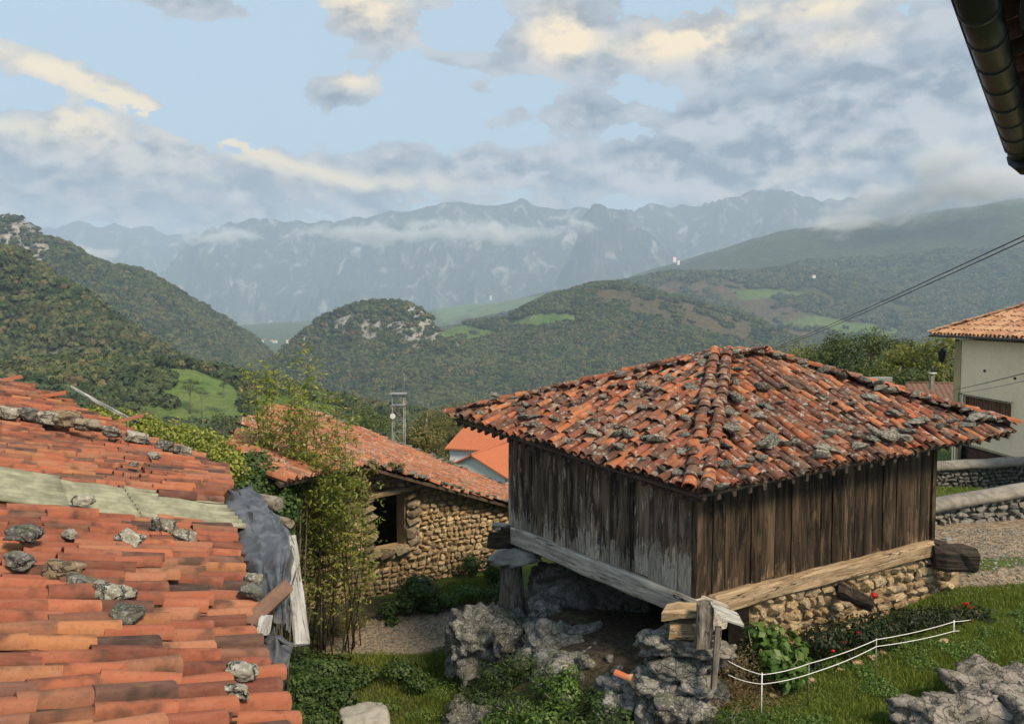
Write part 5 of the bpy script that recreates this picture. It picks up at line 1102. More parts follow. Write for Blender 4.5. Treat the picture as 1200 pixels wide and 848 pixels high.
LX = Vector((-1, 0, 0)); W1 = (hy1 - 34.45, hy1 - 31.1, 1.75, 3.05); W2 = (hy1 - 34.7, hy1 - 31.4, -.10, .92)
quad_wall('wall', (hx0, hy1, 0), (hx0, hy0, 0), 1.05, hw, [W1], 'cream_wall', .3, ho, LX)
quad_wall('wall', (hx0 + .003, hy1, 0), (hx0 + .003, hy0, 0), hb, 1.05, [W2], 'quoin', .3, ho, LX)
quad_wall('wall', (hx0, hy0, 0), (hx1, hy0, 0), hb, hw, [], 'cream_wall', .3, ho, Vector((0, -1, 0))); quad_wall('wall', (hx1, hy0, 0), (hx1, hy1, 0), hb, hw, [], 'cream_wall', .3, ho, Vector((1, 0, 0))); quad_wall('wall', (hx1, hy1, 0), (hx0, hy1, 0), hb, hw, [], 'cream_wall', .3, ho, Vector((0, 1, 0)))
wobj('corner_strip', boxm('corner_strip', (hx0 - .01, hy1 - .28, 3.2), .06, .5, 4.3, 'quoin'), ho)
for (s0, s1, z0, z1), nm in ((W1, 'shutter'), (W2, 'window')):
    y0, y1 = hy1 - s1, hy1 - s0; fr = wobj('window', join_rings('window', [[[Vector((hx0 + .12, y, z)) + Vector(o) for o in ((0, -.04, -.04), (.06, -.04, -.04), (.06, .04, .04), (0, .04, .04))] for y, z in pr] for pr in (((y0 + .04, z0), (y0 + .04, z1)), ((y1 - .04, z0), (y1 - .04, z1)), ((y0, z0 + .04), (y1, z0 + .04)), ((y0, z1 - .04), (y1, z1 - .04)))], 'iron' if nm == 'window' else 'shutter', False), ho)
    if nm == 'shutter':
        n = 22
        for i in range(n): yy = y0 + (i + .5) * (y1 - y0) / n; wobj('slat', boxm('slat', (hx0 + .16, yy, (z0 + z1) / 2), .03, (y1 - y0) / n * .82, z1 - z0 - .08, 'shutter'), fr)
    wobj('pane', boxm('pane', (hx0 + .22, (y0 + y1) / 2, (z0 + z1) / 2), .02, y1 - y0 - .05, z1 - z0 - .05, 'window_glass'), fr)
    g = [tube_rings([(hx0 - .14, y0 - .1, z), (hx0 - .14, y1 + .1, z)], .018, 5) for z in (z0 - .02, z1 + .06)] + [tube_rings([(hx0 - .14, y, z0 - .02), (hx0 - .14, y, z1 + .06)], .009 if 0 < i < 18 else .016, 4) for i, y in enumerate(np.linspace(y0 - .1, y1 + .1, 19))] + [tube_rings([(hx0 + .02, y, z1 + .06), (hx0 - .14, y, z1 + .06)], .012, 4) for y in (y0 - .1, y1 + .1)]
    wobj('window_grille', join_rings('window_grille', g, 'iron'), ho)
wobj('notice', boxm('notice', (hx0 + .09, 32.5, .42), .02, .32, .42, 'string'), ho)
for yy, zz in ((32.9, 3.75 + .55), (30.9, 4.15)): wobj('wall_hook', boxm('wall_hook', (hx0 - .03, yy, zz - .1), .06, .09, .09, 'iron', 0, .01), ho)
ez = 5.62; T0, T1, T2, T3 = Vector((hx0 - .65, hy1 + .75, ez)), Vector((hx0 - .65, hy0 - .7, ez)), Vector((hx1 + .7, hy0 - .7, ez)), Vector((hx1 + .7, hy1 + .75, ez)); mx = (T0.x + T3.x) / 2; hr = (T3.x - T0.x) / 2; RA, RB = Vector((mx, T0.y - hr, ez + hr * .46)), Vector((mx, T1.y + hr, ez + hr * .46))
for f in ((T0, T1, RB, RA), (T1, T2, RB), (T2, T3, RA, RB), (T3, T0, RA)): wobj('roof_deck', slab('roof_deck', f, .09, 'roof_board', .01), ho)
cov, cha = tile_face(ho, [T0, T1, RB, RA], 'tile_house', expo=.38, pitch=.24, seed=41, jit=.35, scale=1.15); c2, h2 = tile_face(ho, [T3, T0, RA], 'tile_house', expo=.38, pitch=.24, seed=42, jit=.35, scale=1.15, chan=False)
put_tiles(ho, cov + c2 + [m for m in hip(RA, T0, 0, 5)], cha, 'tile_house')
wobj('eave_gutter', tube('eave_gutter', [T0 + Vector((-.06, 0, -.06)), T1 + Vector((-.06, 0, -.06))], .055, 'gutter', 8), ho)
lm = empty('wall_lantern', (hx0 - .5, hy1 - .2, 4.7), 'dark iron lantern hanging off the corner of the cream house', 'lantern')
wobj('bracket', tube('bracket', [(hx0, hy1 - .1, 5.0), (hx0 - .3, hy1 - .1, 5.15), (hx0 - .62, hy1 - .1, 5.02)], .018, 'iron', 6), lm)
wobj('lamp_body', rings_mesh('lamp_body', tube_rings([(hx0 - .62, hy1 - .1, 5.02), (hx0 - .62, hy1 - .1, 4.9), (hx0 - .62, hy1 - .1, 4.55), (hx0 - .62, hy1 - .1, 4.42)], [.03, .16, .12, .04], 6), 'iron'), lm)

# ---------------------------------------------------------------- small outbuildings
def gable(root_label, cat, c, w, l, h, rise, rz, wall, roof, over=.35, name='house', windows=()):
    """gable end faces local -y; w across, l deep"""
    t = empty(name, c, root_label, cat); Mx = Matrix.Translation(c) @ Matrix.Rotation(rz, 4, 'Z'); X_ = lambda x, y, z: Mx @ Vector((x, y, z))
    prof = [(-w / 2, 0), (w / 2, 0), (w / 2, h), (0, h + rise), (-w / 2, h)]
    wobj('wall', rings_mesh('wall', [[X_(x, -l / 2, z) for x, z in prof], [X_(x, l / 2, z) for x, z in prof]], wall), t)
    s = rise / (w / 2)
    for sg in (-1, 1):
        f = [X_(sg * (w / 2 + over), -l / 2 - over, h - over * s + .03), X_(sg * (w / 2 + over), l / 2 + over, h - over * s + .03), X_(0, l / 2 + over, h + rise + .03), X_(0, -l / 2 - over, h + rise + .03)]
        n = int((l + 2 * over) / .26); V, Fc = [], []
        for i in range(n * 4 + 1):
            q = i / (n * 4); z = .05 * abs(math.sin(q * n * math.pi)); a, b = f[0].lerp(f[1], q), f[3].lerp(f[2], q); V += [a + UP * (z + .06), b + UP * (z + .06), a - UP * .03, b - UP * .03]
        for i in range(n * 4): k = i * 4; Fc += [(k, k + 1, k + 5, k + 4), (k + 2, k + 6, k + 7, k + 3), (k, k + 4, k + 6, k + 2), (k + 1, k + 3, k + 7, k + 5)]
        k = n * 16; Fc += [(0, 2, 3, 1), (k, k + 1, k + 3, k + 2)]
        wobj('roof', mesh_np('roof', V, Fc, roof, False), t)
    wobj('ridge_tiles', tube('ridge_tiles', [X_(0, -l / 2 - over, h + rise + .08), X_(0, l / 2 + over, h + rise + .08)], .11, roof, 8), t)
    for (x, z, ww, hh) in windows: wobj('window', boxm('window', X_(x, -l / 2 - .02, z), ww, .08, hh, 'window_glass', rz), t)
    return t, X_
p = P(572, 560, 62); gable('small white house with a bright orange gabled roof, lower of two behind the barn', 'house', (p.x + .4, p.y, -11.6), 5.2, 7, 6.5, 1.3, R(-24), 'white_wall', 'tile_new')
p = P(566, 535, 74); g2, X2 = gable('white house with a long shallow orange roof, upper of two behind the barn', 'house', (p.x + 2.8, p.y, -14.9), 9, 9, 9.6, 1.2, R(72), 'white_wall', 'tile_new')
p = P(1106, 452, 46); gable('small grey outbuilding with a dull brown roof left of the cream house', 'outbuilding', (p.x + .6, p.y, -.6), 4.2, 4.6, 2.3, .75, R(75), 'mortar_grey', 'tile_dull', .3, 'outbuilding')
ch = empty('chimney', tuple(P(1092, 446, 44)), 'thin cement chimney with a pale cap above the brown roof', 'chimney')
q = P(1092, 446, 44); wobj('stack', boxm('stack', (q.x, q.y, q.z - .1), .20, .20, .7, 'cement'), ch); wobj('flue', tube('flue', [q + UP * .3, q + UP * .85], .06, 'gutter', 8), ch); wobj('cap', boxm('cap', (q.x, q.y, q.z + .42), .34, .34, .05, 'lamp_white'), ch)
ps = empty('pole_box', tuple(P(1030, 470, 33)), 'grey metal boxes on short posts above the granary roof edge', 'utility box')
q = P(1030, 446, 33); g0 = float(gz(q.x, q.y))
wobj('post', boxm('post', (q.x - .1, q.y, (q.z + g0) / 2), .10, .10, q.z - g0, 'steel'), ps); wobj('box', boxm('box', (q.x + .05, q.y, q.z + .05), .9, .3, .2, 'steel', .1, .02), ps); wobj('box', boxm('box', (q.x + .25, q.y - .05, q.z - .32), .42, .3, .34, 'lamp_white', .1, .02), ps)
# lattice mast
ms_ = empty('lattice_mast', (0, 0, 0), 'thin white lattice communications mast rising behind the barn roof', 'mast'); q = P(467, 460, 50); ms_.location = (q.x, q.y, -8); zb_, zt_ = -8.0, q.z; hw_ = .34
lst = []; cor = [(-hw_, -hw_), (hw_, -hw_), (hw_, hw_), (-hw_, hw_)]
for cx, cy in cor: wobj('leg', tube('leg', [(q.x + cx * 1.15, q.y + cy * 1.15, zb_), (q.x + cx, q.y + cy, zt_)], .022, 'steel', 5), ms_)
z = zb_ + .5; k = 0
while z < zt_:
    for i in range(4):
        a, b = cor[i], cor[(i + 1) % 4]; lst.append(tube_rings([(q.x + a[0], q.y + a[1], z), (q.x + b[0], q.y + b[1], z)], .017, 4)); lst.append(tube_rings([(q.x + (a if k % 2 else b)[0], q.y + (a if k % 2 else b)[1], z), (q.x + (b if k % 2 else a)[0], q.y + (b if k % 2 else a)[1], min(z + .75, zt_))], .015, 4))
    z += .75; k += 1
wobj('bracing', join_rings('bracing', lst, 'steel'), ms_)
wobj('platform', boxm('platform', (q.x, q.y, zt_ - .05), 1.0, 1.0, .05, 'steel'), ms_); wobj('platform', boxm('platform', (q.x, q.y, zt_ - .75), .85, .85, .04, 'steel'), ms_)
wobj('antenna', tube('antenna', [(q.x + .36, q.y, zt_ - .6), (q.x + .36, q.y, zt_ + 1.2)], .012, 'steel', 5), ms_); wobj('dish', tube('dish', [(q.x - .3, q.y - .4, zt_ - 1.4), (q.x - .3, q.y - .5, zt_ - 1.4)], [.16, .17], 'lamp_white', 12), ms_)
# tiny far houses of the valley village and the hillside farms
rf = random.Random(12)
def far_house(px, py, D, s, lab, grp, wall='white_wall'):
    p = P(px, py, D); rz = rf.uniform(0, 3.1); t = empty('far_house', tuple(p), lab, 'house', grp); w, l, h = s * rf.uniform(.8, 1.2), s * rf.uniform(1, 1.6), s * rf.uniform(.5, .8); Mx = Matrix.Translation(p) @ Matrix.Rotation(rz, 4, 'Z')
    X_ = lambda x, y, z: Mx @ Vector((x, y, z)); prof = [(-w / 2, -30), (w / 2, -30), (w / 2, h), (-w / 2, h)]
    wobj('wall', rings_mesh('wall', [[X_(x, -l / 2, z) for x, z in prof], [X_(x, l / 2, z) for x, z in prof]], wall), t)
    rp = [(-w * .58, h), (w * .58, h), (0, h + w * .28)]; wobj('roof', rings_mesh('roof', [[X_(x, -l * .55, z + .1) for x, z in rp], [X_(x, l * .55, z + .1) for x, z in rp]], 'tile_new'), t)
for i in range(46): far_house(rf.gauss(299, 16), 399 + abs(rf.gauss(0, 5)), 5600 + rf.uniform(-300, 300), 17, 'tiny pale house of the hazy village on the valley floor', 'village houses on the valley floor')
for px, py, D in ((795, 303, 6500), (705 + 85, 300, 6600), (575, 345, 8000), (953, 322, 4100), (1063, 300, 5900)): far_house(px, py + 3, D, 16, 'lone tiny white farmhouse on a distant slope', 'farmhouses on the distant slopes')
# ---------------------------------------------------------------- overhead cables and the eave above the camera
def cable(name, a, b, sag, rad, label):
    pts = [a.lerp(b, i / 24) - UP * sag * 4 * (i / 24) * (1 - i / 24) for i in range(25)]; tag(obj(name, tube(name, pts, rad, 'cable', 5)), label, 'cable')
def line_px(p1, p2, D1, D2): return P(*p1, D1), P(*p2, D2)
a = P(893, 413, 34); cable('power_cable', a, a.lerp(P(1215, 263, 9.5), 1.25), .1, .008, 'upper of the two black cables rising to the right edge'); cable('power_cable', P(896, 414, 34.2), P(896, 414, 34.2).lerp(P(1215, 269, 9.8), 1.25), .1, .008, 'lower of the two black cables rising to the right edge')
cable('power_cable', P(1117, 457, 34.5), P(1117, 457, 34.5).lerp(P(1215, 431, 17), 1.6), .05, .012, 'thick cable crossing the wall of the cream house'); cable('power_cable', P(1117, 461, 34.6), P(1117, 461, 34.6).lerp(P(1215, 437, 18), 1.6), .12, .007, 'thin cable sagging just below the thick one on the cream house')
pl_ = empty('cable_pole', (0, 0, 0), 'pole carrying the cables, hidden behind the granary roof', 'pole'); pl_.location = (P(893, 413, 34.4).x, 34.4, 0)
q = P(893, 414, 34.4); wobj('pole', tube('pole', [(q.x, q.y, float(gz(q.x, q.y)) - .2), (q.x, q.y, q.z + .05)], .09, 'post_wood', 8), pl_)
ov = empty('overhanging_eave', tuple(P(1190, 100, 2.6)), 'dark overhanging eave with a half round metal gutter at the top right corner', 'eave')
def gut(a, b, rad, rings_n, name='gutter'):
    d = (b - a).normalized(); s = d.cross(UP).normalized(); s = s if s.x > 0 else -s; u = s.cross(d); u = u if u.z > 0 else -u; rg = []
    for i in range(rings_n + 1):
        c = a.lerp(b, i / rings_n); o = [c + s * math.cos(t) * rad + u * math.sin(t) * rad for t in np.linspace(math.pi, 2 * math.pi, 10)]; o += [c + s * math.cos(t) * rad * .93 + u * math.sin(t) * rad * .93 for t in np.linspace(2 * math.pi, math.pi, 10)]; rg.append(o)
    return rings_mesh(name, rg, 'gutter', True, True), s, u, d
ga, gb = P(1131, -52, 2.25), P(1196, 176, 4.05); gm, gs_, gu_, gd_ = gut(ga, gb, .058, 4); wobj('gutter', gm, ov)
wobj('gutter_bead', tube('gutter_bead', [ga - gs_ * .059, gb - gs_ * .059], .009, 'gutter', 6), ov)
for i in range(9):
    c = ga.lerp(gb, (i + .4) / 9); m_, *_ = gut(c, c + gd_ * .02, .062, 1, 'gutter_bracket'); wobj('gutter_bracket', m_, ov)
wobj('gutter_end', tube('gutter_end', [gb - gu_ * .03, gb + gd_ * .08 - gu_ * .045 + gs_ * .02, gb + gd_ * .12 + gs_ * .12 - gu_ * .06, gb + gd_ * .12 + gs_ * .6 - gu_ * .10], .062, 'gutter', 10), ov)
for k in range(4):
    o_ = .085 + k * .17; wobj('eave_board', beam('eave_board', ga + gs_ * (o_ + .085) + gu_ * (.045 + .02 * k), gb + gd_ * .06 + gs_ * (o_ + .085) + gu_ * (.045 + .02 * k), gs_ * .082, gu_ * .012, 'soffit', 8, .003, k), ov)
for k in range(7):
    c = ga.lerp(gb, (k + .5) / 7) + gs_ * .10 - gu_ * .005; wobj('rafter_end', beam('rafter_end', c, c + gs_ * .75 + gu_ * .12, gd_ * .045, gu_ * .04, 'soffit', 2, .004, 40 + k, .3), ov)
ev_t = [tile_tpl(seed=i) for i in range(2)]; ts_ = []
for k in range(12):
    c = ga.lerp(gb, (k + .5) / 12) + gs_ * .22 + gu_ * .14; dd = (-gs_ - gu_ * .3).normalized(); xx = gd_; ts_.append(frame(c, xx, dd, xx.cross(dd) if xx.cross(dd).z > 0 else dd.cross(xx)))
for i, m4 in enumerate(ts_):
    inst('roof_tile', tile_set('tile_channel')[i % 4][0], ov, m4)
# ---------------------------------------------------------------- vegetation near the houses
def ground_z(x, y):
    return float(gz(x, y)) if (-41 < x < 46 and -9 < y < 62) else float(land(np.array([[x]]), np.array([[y]]))[0][0, 0])
def tree(px, ptop, D, w, h, mat, seed, label, group=None, n=1500, leaf=.30, name='tree', zc=None):
    """crown whose top shows at (px, ptop); w crown width, h crown height in metres"""
    top = P(px, ptop, D); x, y = top.x, top.y; r = random.Random(seed); zg_ = ground_z(x, y); t = empty(name, (x, y, zg_), label, 'tree', group); zc0 = top.z - h
    if zc0 < zg_ + .4: zc0 = zg_ + .4
    pts = [(x, y, zg_ - .3), (x + r.uniform(-.1, .1), y, zg_ + (zc0 - zg_) * .6), (x + r.uniform(-.3, .3), y, zc0 + h * .35), (x + r.uniform(-.3, .3), y, zc0 + h * .8)]
    hh = (h + 3) * .022
    rings = [tube_rings(pts, [hh * 1.6, hh * 1.2, hh * .8, hh * .2], 7, .08, seed)]; bl = []
    for k in range(9):
        a = r.uniform(0, 6.28); e = r.uniform(.15, .95); rad = w * .5 * math.sin(math.pi * (.18 + .72 * e)) * r.uniform(.45, .85); c = Vector((x + math.cos(a) * rad, y + math.sin(a) * rad, zc0 + h * e * .85)); bl.append((tuple(c), (w * r.uniform(.18, .30), w * r.uniform(.18, .30), h * r.uniform(.12, .22))))
        s0 = Vector(pts[1]).lerp(Vector(pts[3]), e * .7); rings.append(tube_rings([s0, s0.lerp(c, .5) + UP * .1, c], [hh * .5, hh * .3, hh * .1], 5, .05, k))
    wobj('trunk', join_rings('trunk', rings, 'bark'), t)
    A_ = sum(b[1][0] * b[1][1] + b[1][1] * b[1][2] + b[1][0] * b[1][2] for b in bl) * 4.2
    wobj('crown', blob_leaves('crown', bl, n / A_, leaf, mat, .55, seed, .6, .35), t); return t
TR = [(898, 418, 66, 4.5, 3.5, 'leaf_yellow', 'yellow-green tree just right of the granary roof top'), (922, 412, 64, 5, 4, 'leaf_yellow', 'low yellowish tree, second from the left in the tree row'), (946, 411, 62, 5, 4.5, 'leaf_tree', 'dark rounded tree in the left half of the tree row'), (968, 403, 66, 5, 5, 'leaf_tree', 'dense dark tree, left neighbour of the tallest tree'), (992, 405, 60, 4.6, 5, 'leaf_tree', 'broad dark green tree in the middle of the tree row'),
      (1018, 399, 58, 4.4, 5.5, 'leaf_tree', 'tallest dark green tree of the row, its top pointed'), (1042, 406, 60, 4.5, 4.5, 'leaf_yellow', 'olive tree right of the tallest one'), (1062, 412, 55, 4, 4, 'leaf_yellow', 'olive bush-like tree left of the leafy yellow one'), (1086, 396, 52, 4.8, 5, 'leaf_yellow', 'leafy yellow-green tree left of the cream house'), (1108, 402, 50, 3.6, 5, 'leaf_yellow', 'yellow-green tree touching the corner of the cream house'), (1050, 428, 50, 5, 3, 'leaf_tree', 'dark low tree in front of the olive trees'), (1000, 425, 50, 5, 3, 'leaf_tree', 'dark shrubby tree low in the middle of the row'), (1055, 402, 90, 5, 3, 'leaf_dark', 'dark tree top peeping out behind the olive trees'),
      (440, 478, 70, 7, 5, 'leaf_tree', 'dark tree behind the right slope of the barn roof'), (415, 470, 90, 8, 5, 'leaf_tree', 'dark tree below the small green meadow, left of the mast'), (500, 472, 84, 5, 5, 'leaf_shrub', 'brownish bushy tree just right of the mast'), (527, 468, 88, 4.5, 5, 'leaf_shrub', 'brown-green bushy tree near the tip of the granary roof'), (545, 466, 95, 4, 5, 'leaf_shrub', 'bushy tree half hidden by the left tip of the granary roof'), (490, 488, 54, 4, 5, 'leaf_shrub', 'olive-brown shrub directly behind the mast'), (512, 482, 88, 6, 5, 'leaf_shrub', 'low brown shrub above the white houses'), (470, 505, 62, 5, 6, 'leaf_shrub', 'pale shrub at the foot of the mast'), (572, 478, 100, 5, 4, 'leaf_tree', 'dark tree over the upper white house'),
      (222, 442, 560, 12, 10, 'leaf_tree', 'lone round dark tree standing on the green meadow'), (236, 452, 555, 8, 6, 'leaf_tree', 'smaller dark tree at the right foot of the lone meadow tree'), (262, 446, 600, 7, 5, 'leaf_tree', 'small dark bush at the upper edge of the meadow'), (262, 478, 330, 14, 14, 'leaf_tree', 'large dark tree at the lower end of the meadow')]
for i, (px, py, D, w_, h_, mt, lab) in enumerate(TR): tree(px, py - (12 if px > 880 else 0), D, w_ * 1.15, h_ * (1.25 if px > 880 else 1), mt, 600 + i, lab, None, 4200 if D < 100 else 900, .22 if D < 100 else w_ * .075)
# nearer woodland on the slope just beyond the village
SRC2 = bpy.data.collections.new('near_crown_shapes')
for i in range(3): SRC2.objects.link(bpy.data.objects.new('near_crown', crown_mesh('near_crown', 200 + i, 1500, .8, 'wood_leaf', .085)))
r_ = np.random.default_rng(31); n_ = 5200; az_ = r_.uniform(-R(36), R(33), n_); rr2 = 75 * (380 / 75) ** r_.random(n_); xx, yy = rr2 * np.sin(az_), rr2 * np.cos(az_); zz = land(xx[None], yy[None])[0][0]; sz = r_.uniform(2.2, 4.6, n_)
fw_ = yy * c_ - (zz - CAMZ) * s_; py_ = 424 - F * (yy * s_ + (zz + sz * 1.2 - CAMZ) * c_) / fw_; px_ = 600 + F * xx / fw_
k = (py_ > 440 + 20 * (px_ > 300)) & ~((px_ > 850) & (rr2 < 95)) & ~inpoly(px_, py_, [(165, 425), (290, 440), (300, 500), (185, 500)]) & ~inpoly(px_, py_, [(380, 458), (440, 466), (440, 486), (380, 486)])
scatter('near_woodland', np.stack([xx, yy, zz - .3], -1)[k], sz[k], SRC2, 'stuff', .1, 'scrubby woodland on the slope just below the village', 'woodland', 4)

def shrub(name, label, cat, blobs, mat, size, dens, seed, asp=.5, stems=True, fill=.5, lump=.3, group=None):
    c = Vector(blobs[0][0]); t = empty(name, (c.x, c.y, ground_z(c.x, c.y)), label, cat, group); wobj('foliage', blob_leaves('foliage', blobs, dens * 3.2, size, mat, asp, seed, fill, lump), t)
    if stems:
        r = random.Random(seed); L = []
        for cc, rd in blobs:
            for _ in range(3): q = Vector(cc) + Vector((r.uniform(-1, 1) * rd[0], r.uniform(-1, 1) * rd[1], rd[2] * .5)); b = Vector((cc[0] + r.uniform(-.3, .3) * rd[0], cc[1] + r.uniform(-.3, .3) * rd[1], min(ground_z(cc[0], cc[1]), cc[2] - rd[2]))); L.append(tube_rings([b, b.lerp(q, .5), q], [.02, .013, .006], 4, 0, 1))
        wobj('stem', join_rings('stem', L, 'bark'), t)
    return t
def B(px, py, D, rx, rz, ry=None): return (tuple(P(px, py, D)), (rx * D / F, (ry or (rx + rz) / 2) * D / F, rz * D / F))
def BG(px, py, D, rx, rz, ry=None):               # a clump standing on the ground below its own centre
    return B(px, py, onground(px, py + rz * .75).y - .1, rx, rz, ry)
def BW(px, py, D, rx, rz, ry=None): return B(px, py, D + .9, rx, rz, ry)
def BF(px, py, D, rx, rz, ry=None): return B(px, py, D + .35, rx, rz, ry)
shrub('hedge', 'yellow-green hedge of climbing leaves behind the shed roof', 'hedge', [B(112, 485, 18, 20, 12), B(140, 492, 17.6, 24, 14), B(172, 500, 17.2, 26, 16), B(205, 510, 16.8, 26, 18), B(235, 520, 16.4, 26, 20), B(260, 535, 16, 24, 22), B(275, 552, 15.6, 20, 20), B(160, 525, 17.6, 60, 25), B(225, 545, 17, 50, 30)], 'leaf_hedge', .085, 170, 701, .6)
shrub('ivy_bush', 'dark green ivy mound between the hedge and the barn roof', 'ivy', [B(295, 545, 17, 22, 22), B(305, 568, 16.5, 26, 28), B(285, 575, 15.5, 18, 20), B(330, 596, 16.5, 26, 30), B(345, 570, 18.4, 18, 16)], 'leaf_ivy', .10, 150, 702, .7)
# slender multi-stemmed willow in front of the barn
will = empty('willow_shrub', tuple(onground(370, 745)), 'tall airy yellow-green willow shrub with thin bare tipped stems before the barn', 'shrub')
rw = random.Random(44); L, CC, NN = [], [], []
tops = [(298, 425, 0), (312, 418, 0), (322, 428, 0), (337, 440, 0), (350, 448, 0), (361, 400, 1), (357, 425, 1), (345, 470, 0), (372, 470, 0), (392, 462, 0), (405, 480, 0), (385, 505, 0), (330, 470, 0), (305, 470, 0), (292, 500, 0), (370, 530, 0), (400, 540, 0), (425, 560, 0), (318, 510, 0), (378, 575, 0), (432, 600, 0), (350, 600, 0)]
for i, (tx, ty, bare) in enumerate(tops):
    D = rw.uniform(17.4, 18.8); bx = 330 + (tx - 290) * .62 + rw.uniform(-12, 12); a = onground(bx + rw.uniform(-22, 22), 760 + rw.uniform(-8, 12)); b = P(tx, ty, D); mid = a.lerp(b, .5) + Vector((rw.uniform(-.35, .35), rw.uniform(-.3, .3), 0)); pts = [a, a.lerp(mid, .5), mid, mid.lerp(b, .5) + Vector((rw.uniform(-.06, .06), 0, 0)), b]; Ln = (b - a).length
    L.append(tube_rings(pts, [.020, .017, .013, .008, .003], 5, .05, i))
    nt = int(Ln * 9)
    for k in range(nt):
        t = .22 + .78 * (k / nt); j = min(int(t * 4), 3); p = pts[j].lerp(pts[j + 1], t * 4 - j); an = rw.uniform(0, 6.28); tl = rw.uniform(.3, 1.1) * (1.15 - .8 * t); d = Vector((math.cos(an), math.sin(an) * .8, rw.uniform(.0, .8))).normalized(); q = p + d * tl + Vector((0, 0, -.05)); L.append(tube_rings([p, p.lerp(q, .5) + UP * .02, q], [.005, .004, .002], 3))
        if rw.random() < .18: continue
        m_ = int((8 if t < .5 else 27) * (1 - .45 * t)) if not bare else int(20 * (1 - .4 * t))
        for _ in range(m_): s_t = rw.uniform(.1, 1.08); CC.append(p.lerp(q, s_t) + Vector((rw.gauss(0, .09), rw.gauss(0, .09), rw.gauss(-.02, .08)))); NN.append((rw.gauss(0, .6), rw.gauss(-.2, .6), .8))
wobj('stem', join_rings('stem', L, 'twig'), will); wobj('foliage', leaves('foliage', [tuple(c) for c in CC], NN, np.full(len(CC), .118), 'leaf_willow', .36, 5), will); print('willow leaves', len(CC))
shrub('shrub', 'darker green bush filling the foot of the willow against the barn', 'shrub', [BW(345, 600, 18.6, 26, 34), BW(378, 640, 18.8, 30, 34), BW(350, 660, 18.6, 28, 30), BW(405, 668, 19.2, 24, 20), BW(345, 715, 18, 26, 22), BW(380, 712, 19.5, 30, 18), BW(415, 600, 19.5, 18, 28)], 'leaf_shrub', .075, 38, 705, .45, True, .9, .4)
shrub('undergrowth', 'low mixed undergrowth hiding the foot of the willow', 'shrub', [BG(330, 728, 17.6, 22, 22), BG(358, 732, 17.8, 24, 18), BG(388, 730, 18.2, 22, 16), BG(412, 722, 19, 18, 12), BG(345, 700, 18, 20, 20)], 'leaf_shrub', .07, 120, 706, .45, False, .8, .5)
# greenery at the foot of the barn wall
shrub('nettle_patch', 'dark leafy green clump under the barn wall, left of the lighter one', 'plant', [B(490, 690, 22.3, 26, 20), B(478, 705, 22, 16, 12), B(505, 705, 22.2, 18, 14)], 'leaf_ivy', .11, 150, 711, .6)
shrub('weed_patch', 'lighter green weeds under the barn wall right of the dark clump', 'plant', [B(540, 694, 22.8, 22, 13), B(560, 697, 23, 18, 11), B(525, 703, 22.4, 14, 10)], 'leaf_broad', .08, 160, 712, .45)
shrub('weed_patch', 'small leafy clump beside the path, nearest to the willow', 'plant', [B(455, 715, 21.8, 14, 12), B(460, 728, 21.5, 10, 7)], 'leaf_ivy', .10, 170, 713, .55)
shrub('ivy_patch', 'green climbing leaves at the right end of the barn wall', 'ivy', [B(552, 662, 25, 14, 14), B(580, 670, 24, 16, 18), B(592, 690, 22, 12, 20), B(575, 695, 22.5, 16, 10)], 'leaf_ivy', .10, 150, 714, .55)
shrub('ivy_patch', 'ivy tuft growing on the barn wall under the roof edge', 'ivy', [B(432, 548, 22.6, 14, 10), B(415, 560, 22.2, 16, 16), B(425, 575, 22.2, 10, 14), B(463, 545, 23.2, 12, 5)], 'leaf_shrub', .10, 130, 715, .55, False)
shrub('bramble', 'low brown bramble at the left end of the path', 'shrub', [BG(330, 745, 18.6, 20, 16), BG(362, 748, 19, 20, 12), BG(395, 735, 20, 20, 10), BG(418, 728, 20.6, 14, 9)], 'leaf_shrub', .07, 120, 716, .45)
# bottom left thicket and bank
shrub('ivy_mound', 'dense dark ivy mound beside the shed eave at the bottom', 'ivy', [BG(375, 785, 15.5, 42, 22), BG(350, 815, 14.6, 34, 30), BG(395, 812, 15, 30, 22), BG(345, 770, 15.5, 22, 18), BG(360, 845, 14, 40, 22), BG(420, 790, 16.4, 22, 12)], 'leaf_ivy', .10, 170, 721, .6)
shrub('ivy_mound', 'dark leafy mound by the path between the shed and the bank', 'ivy', [BG(468, 785, 17, 26, 15), BG(490, 800, 16.8, 20, 12)], 'leaf_ivy', .09, 150, 722, .55)
shrub('grass_tuft', 'rough mixed weeds at the bottom between pale boulder and bank', 'plant', [BG(520, 810, 16.6, 26, 16), BG(500, 838, 16.2, 26, 14), BG(455, 826, 16.4, 24, 10)], 'leaf_broad', .06, 90, 723, .3, False)
shrub('fern_patch', 'green ferny growth spilling over the upper left of the rocky bank', 'plant', [BG(590, 792, 15.6, 36, 20), BG(615, 778, 15.4, 28, 16), BG(565, 815, 15.4, 30, 18), BG(640, 797, 14.8, 28, 18), BG(600, 825, 15.0, 34, 16), BG(548, 790, 16.6, 14, 18)], 'leaf_ivy', .075, 190, 724, .35)
shrub('fern_patch', 'yellow-flecked leafy growth in the middle of the rocky bank', 'plant', [BG(660, 812, 14.4, 28, 22), BG(640, 838, 14.2, 38, 18), BG(668, 792, 14.5, 16, 14), BG(590, 848, 14.6, 32, 14)], 'leaf_broad', .085, 130, 725, .5)
shrub('ivy_mound', 'dark green leafy mound at the bottom left of the stone pillar', 'ivy', [BG(708, 826, 13.7, 30, 22), BG(690, 850, 13.5, 36, 18), BG(728, 842, 13.3, 22, 18)], 'leaf_ivy', .085, 180, 726, .5)
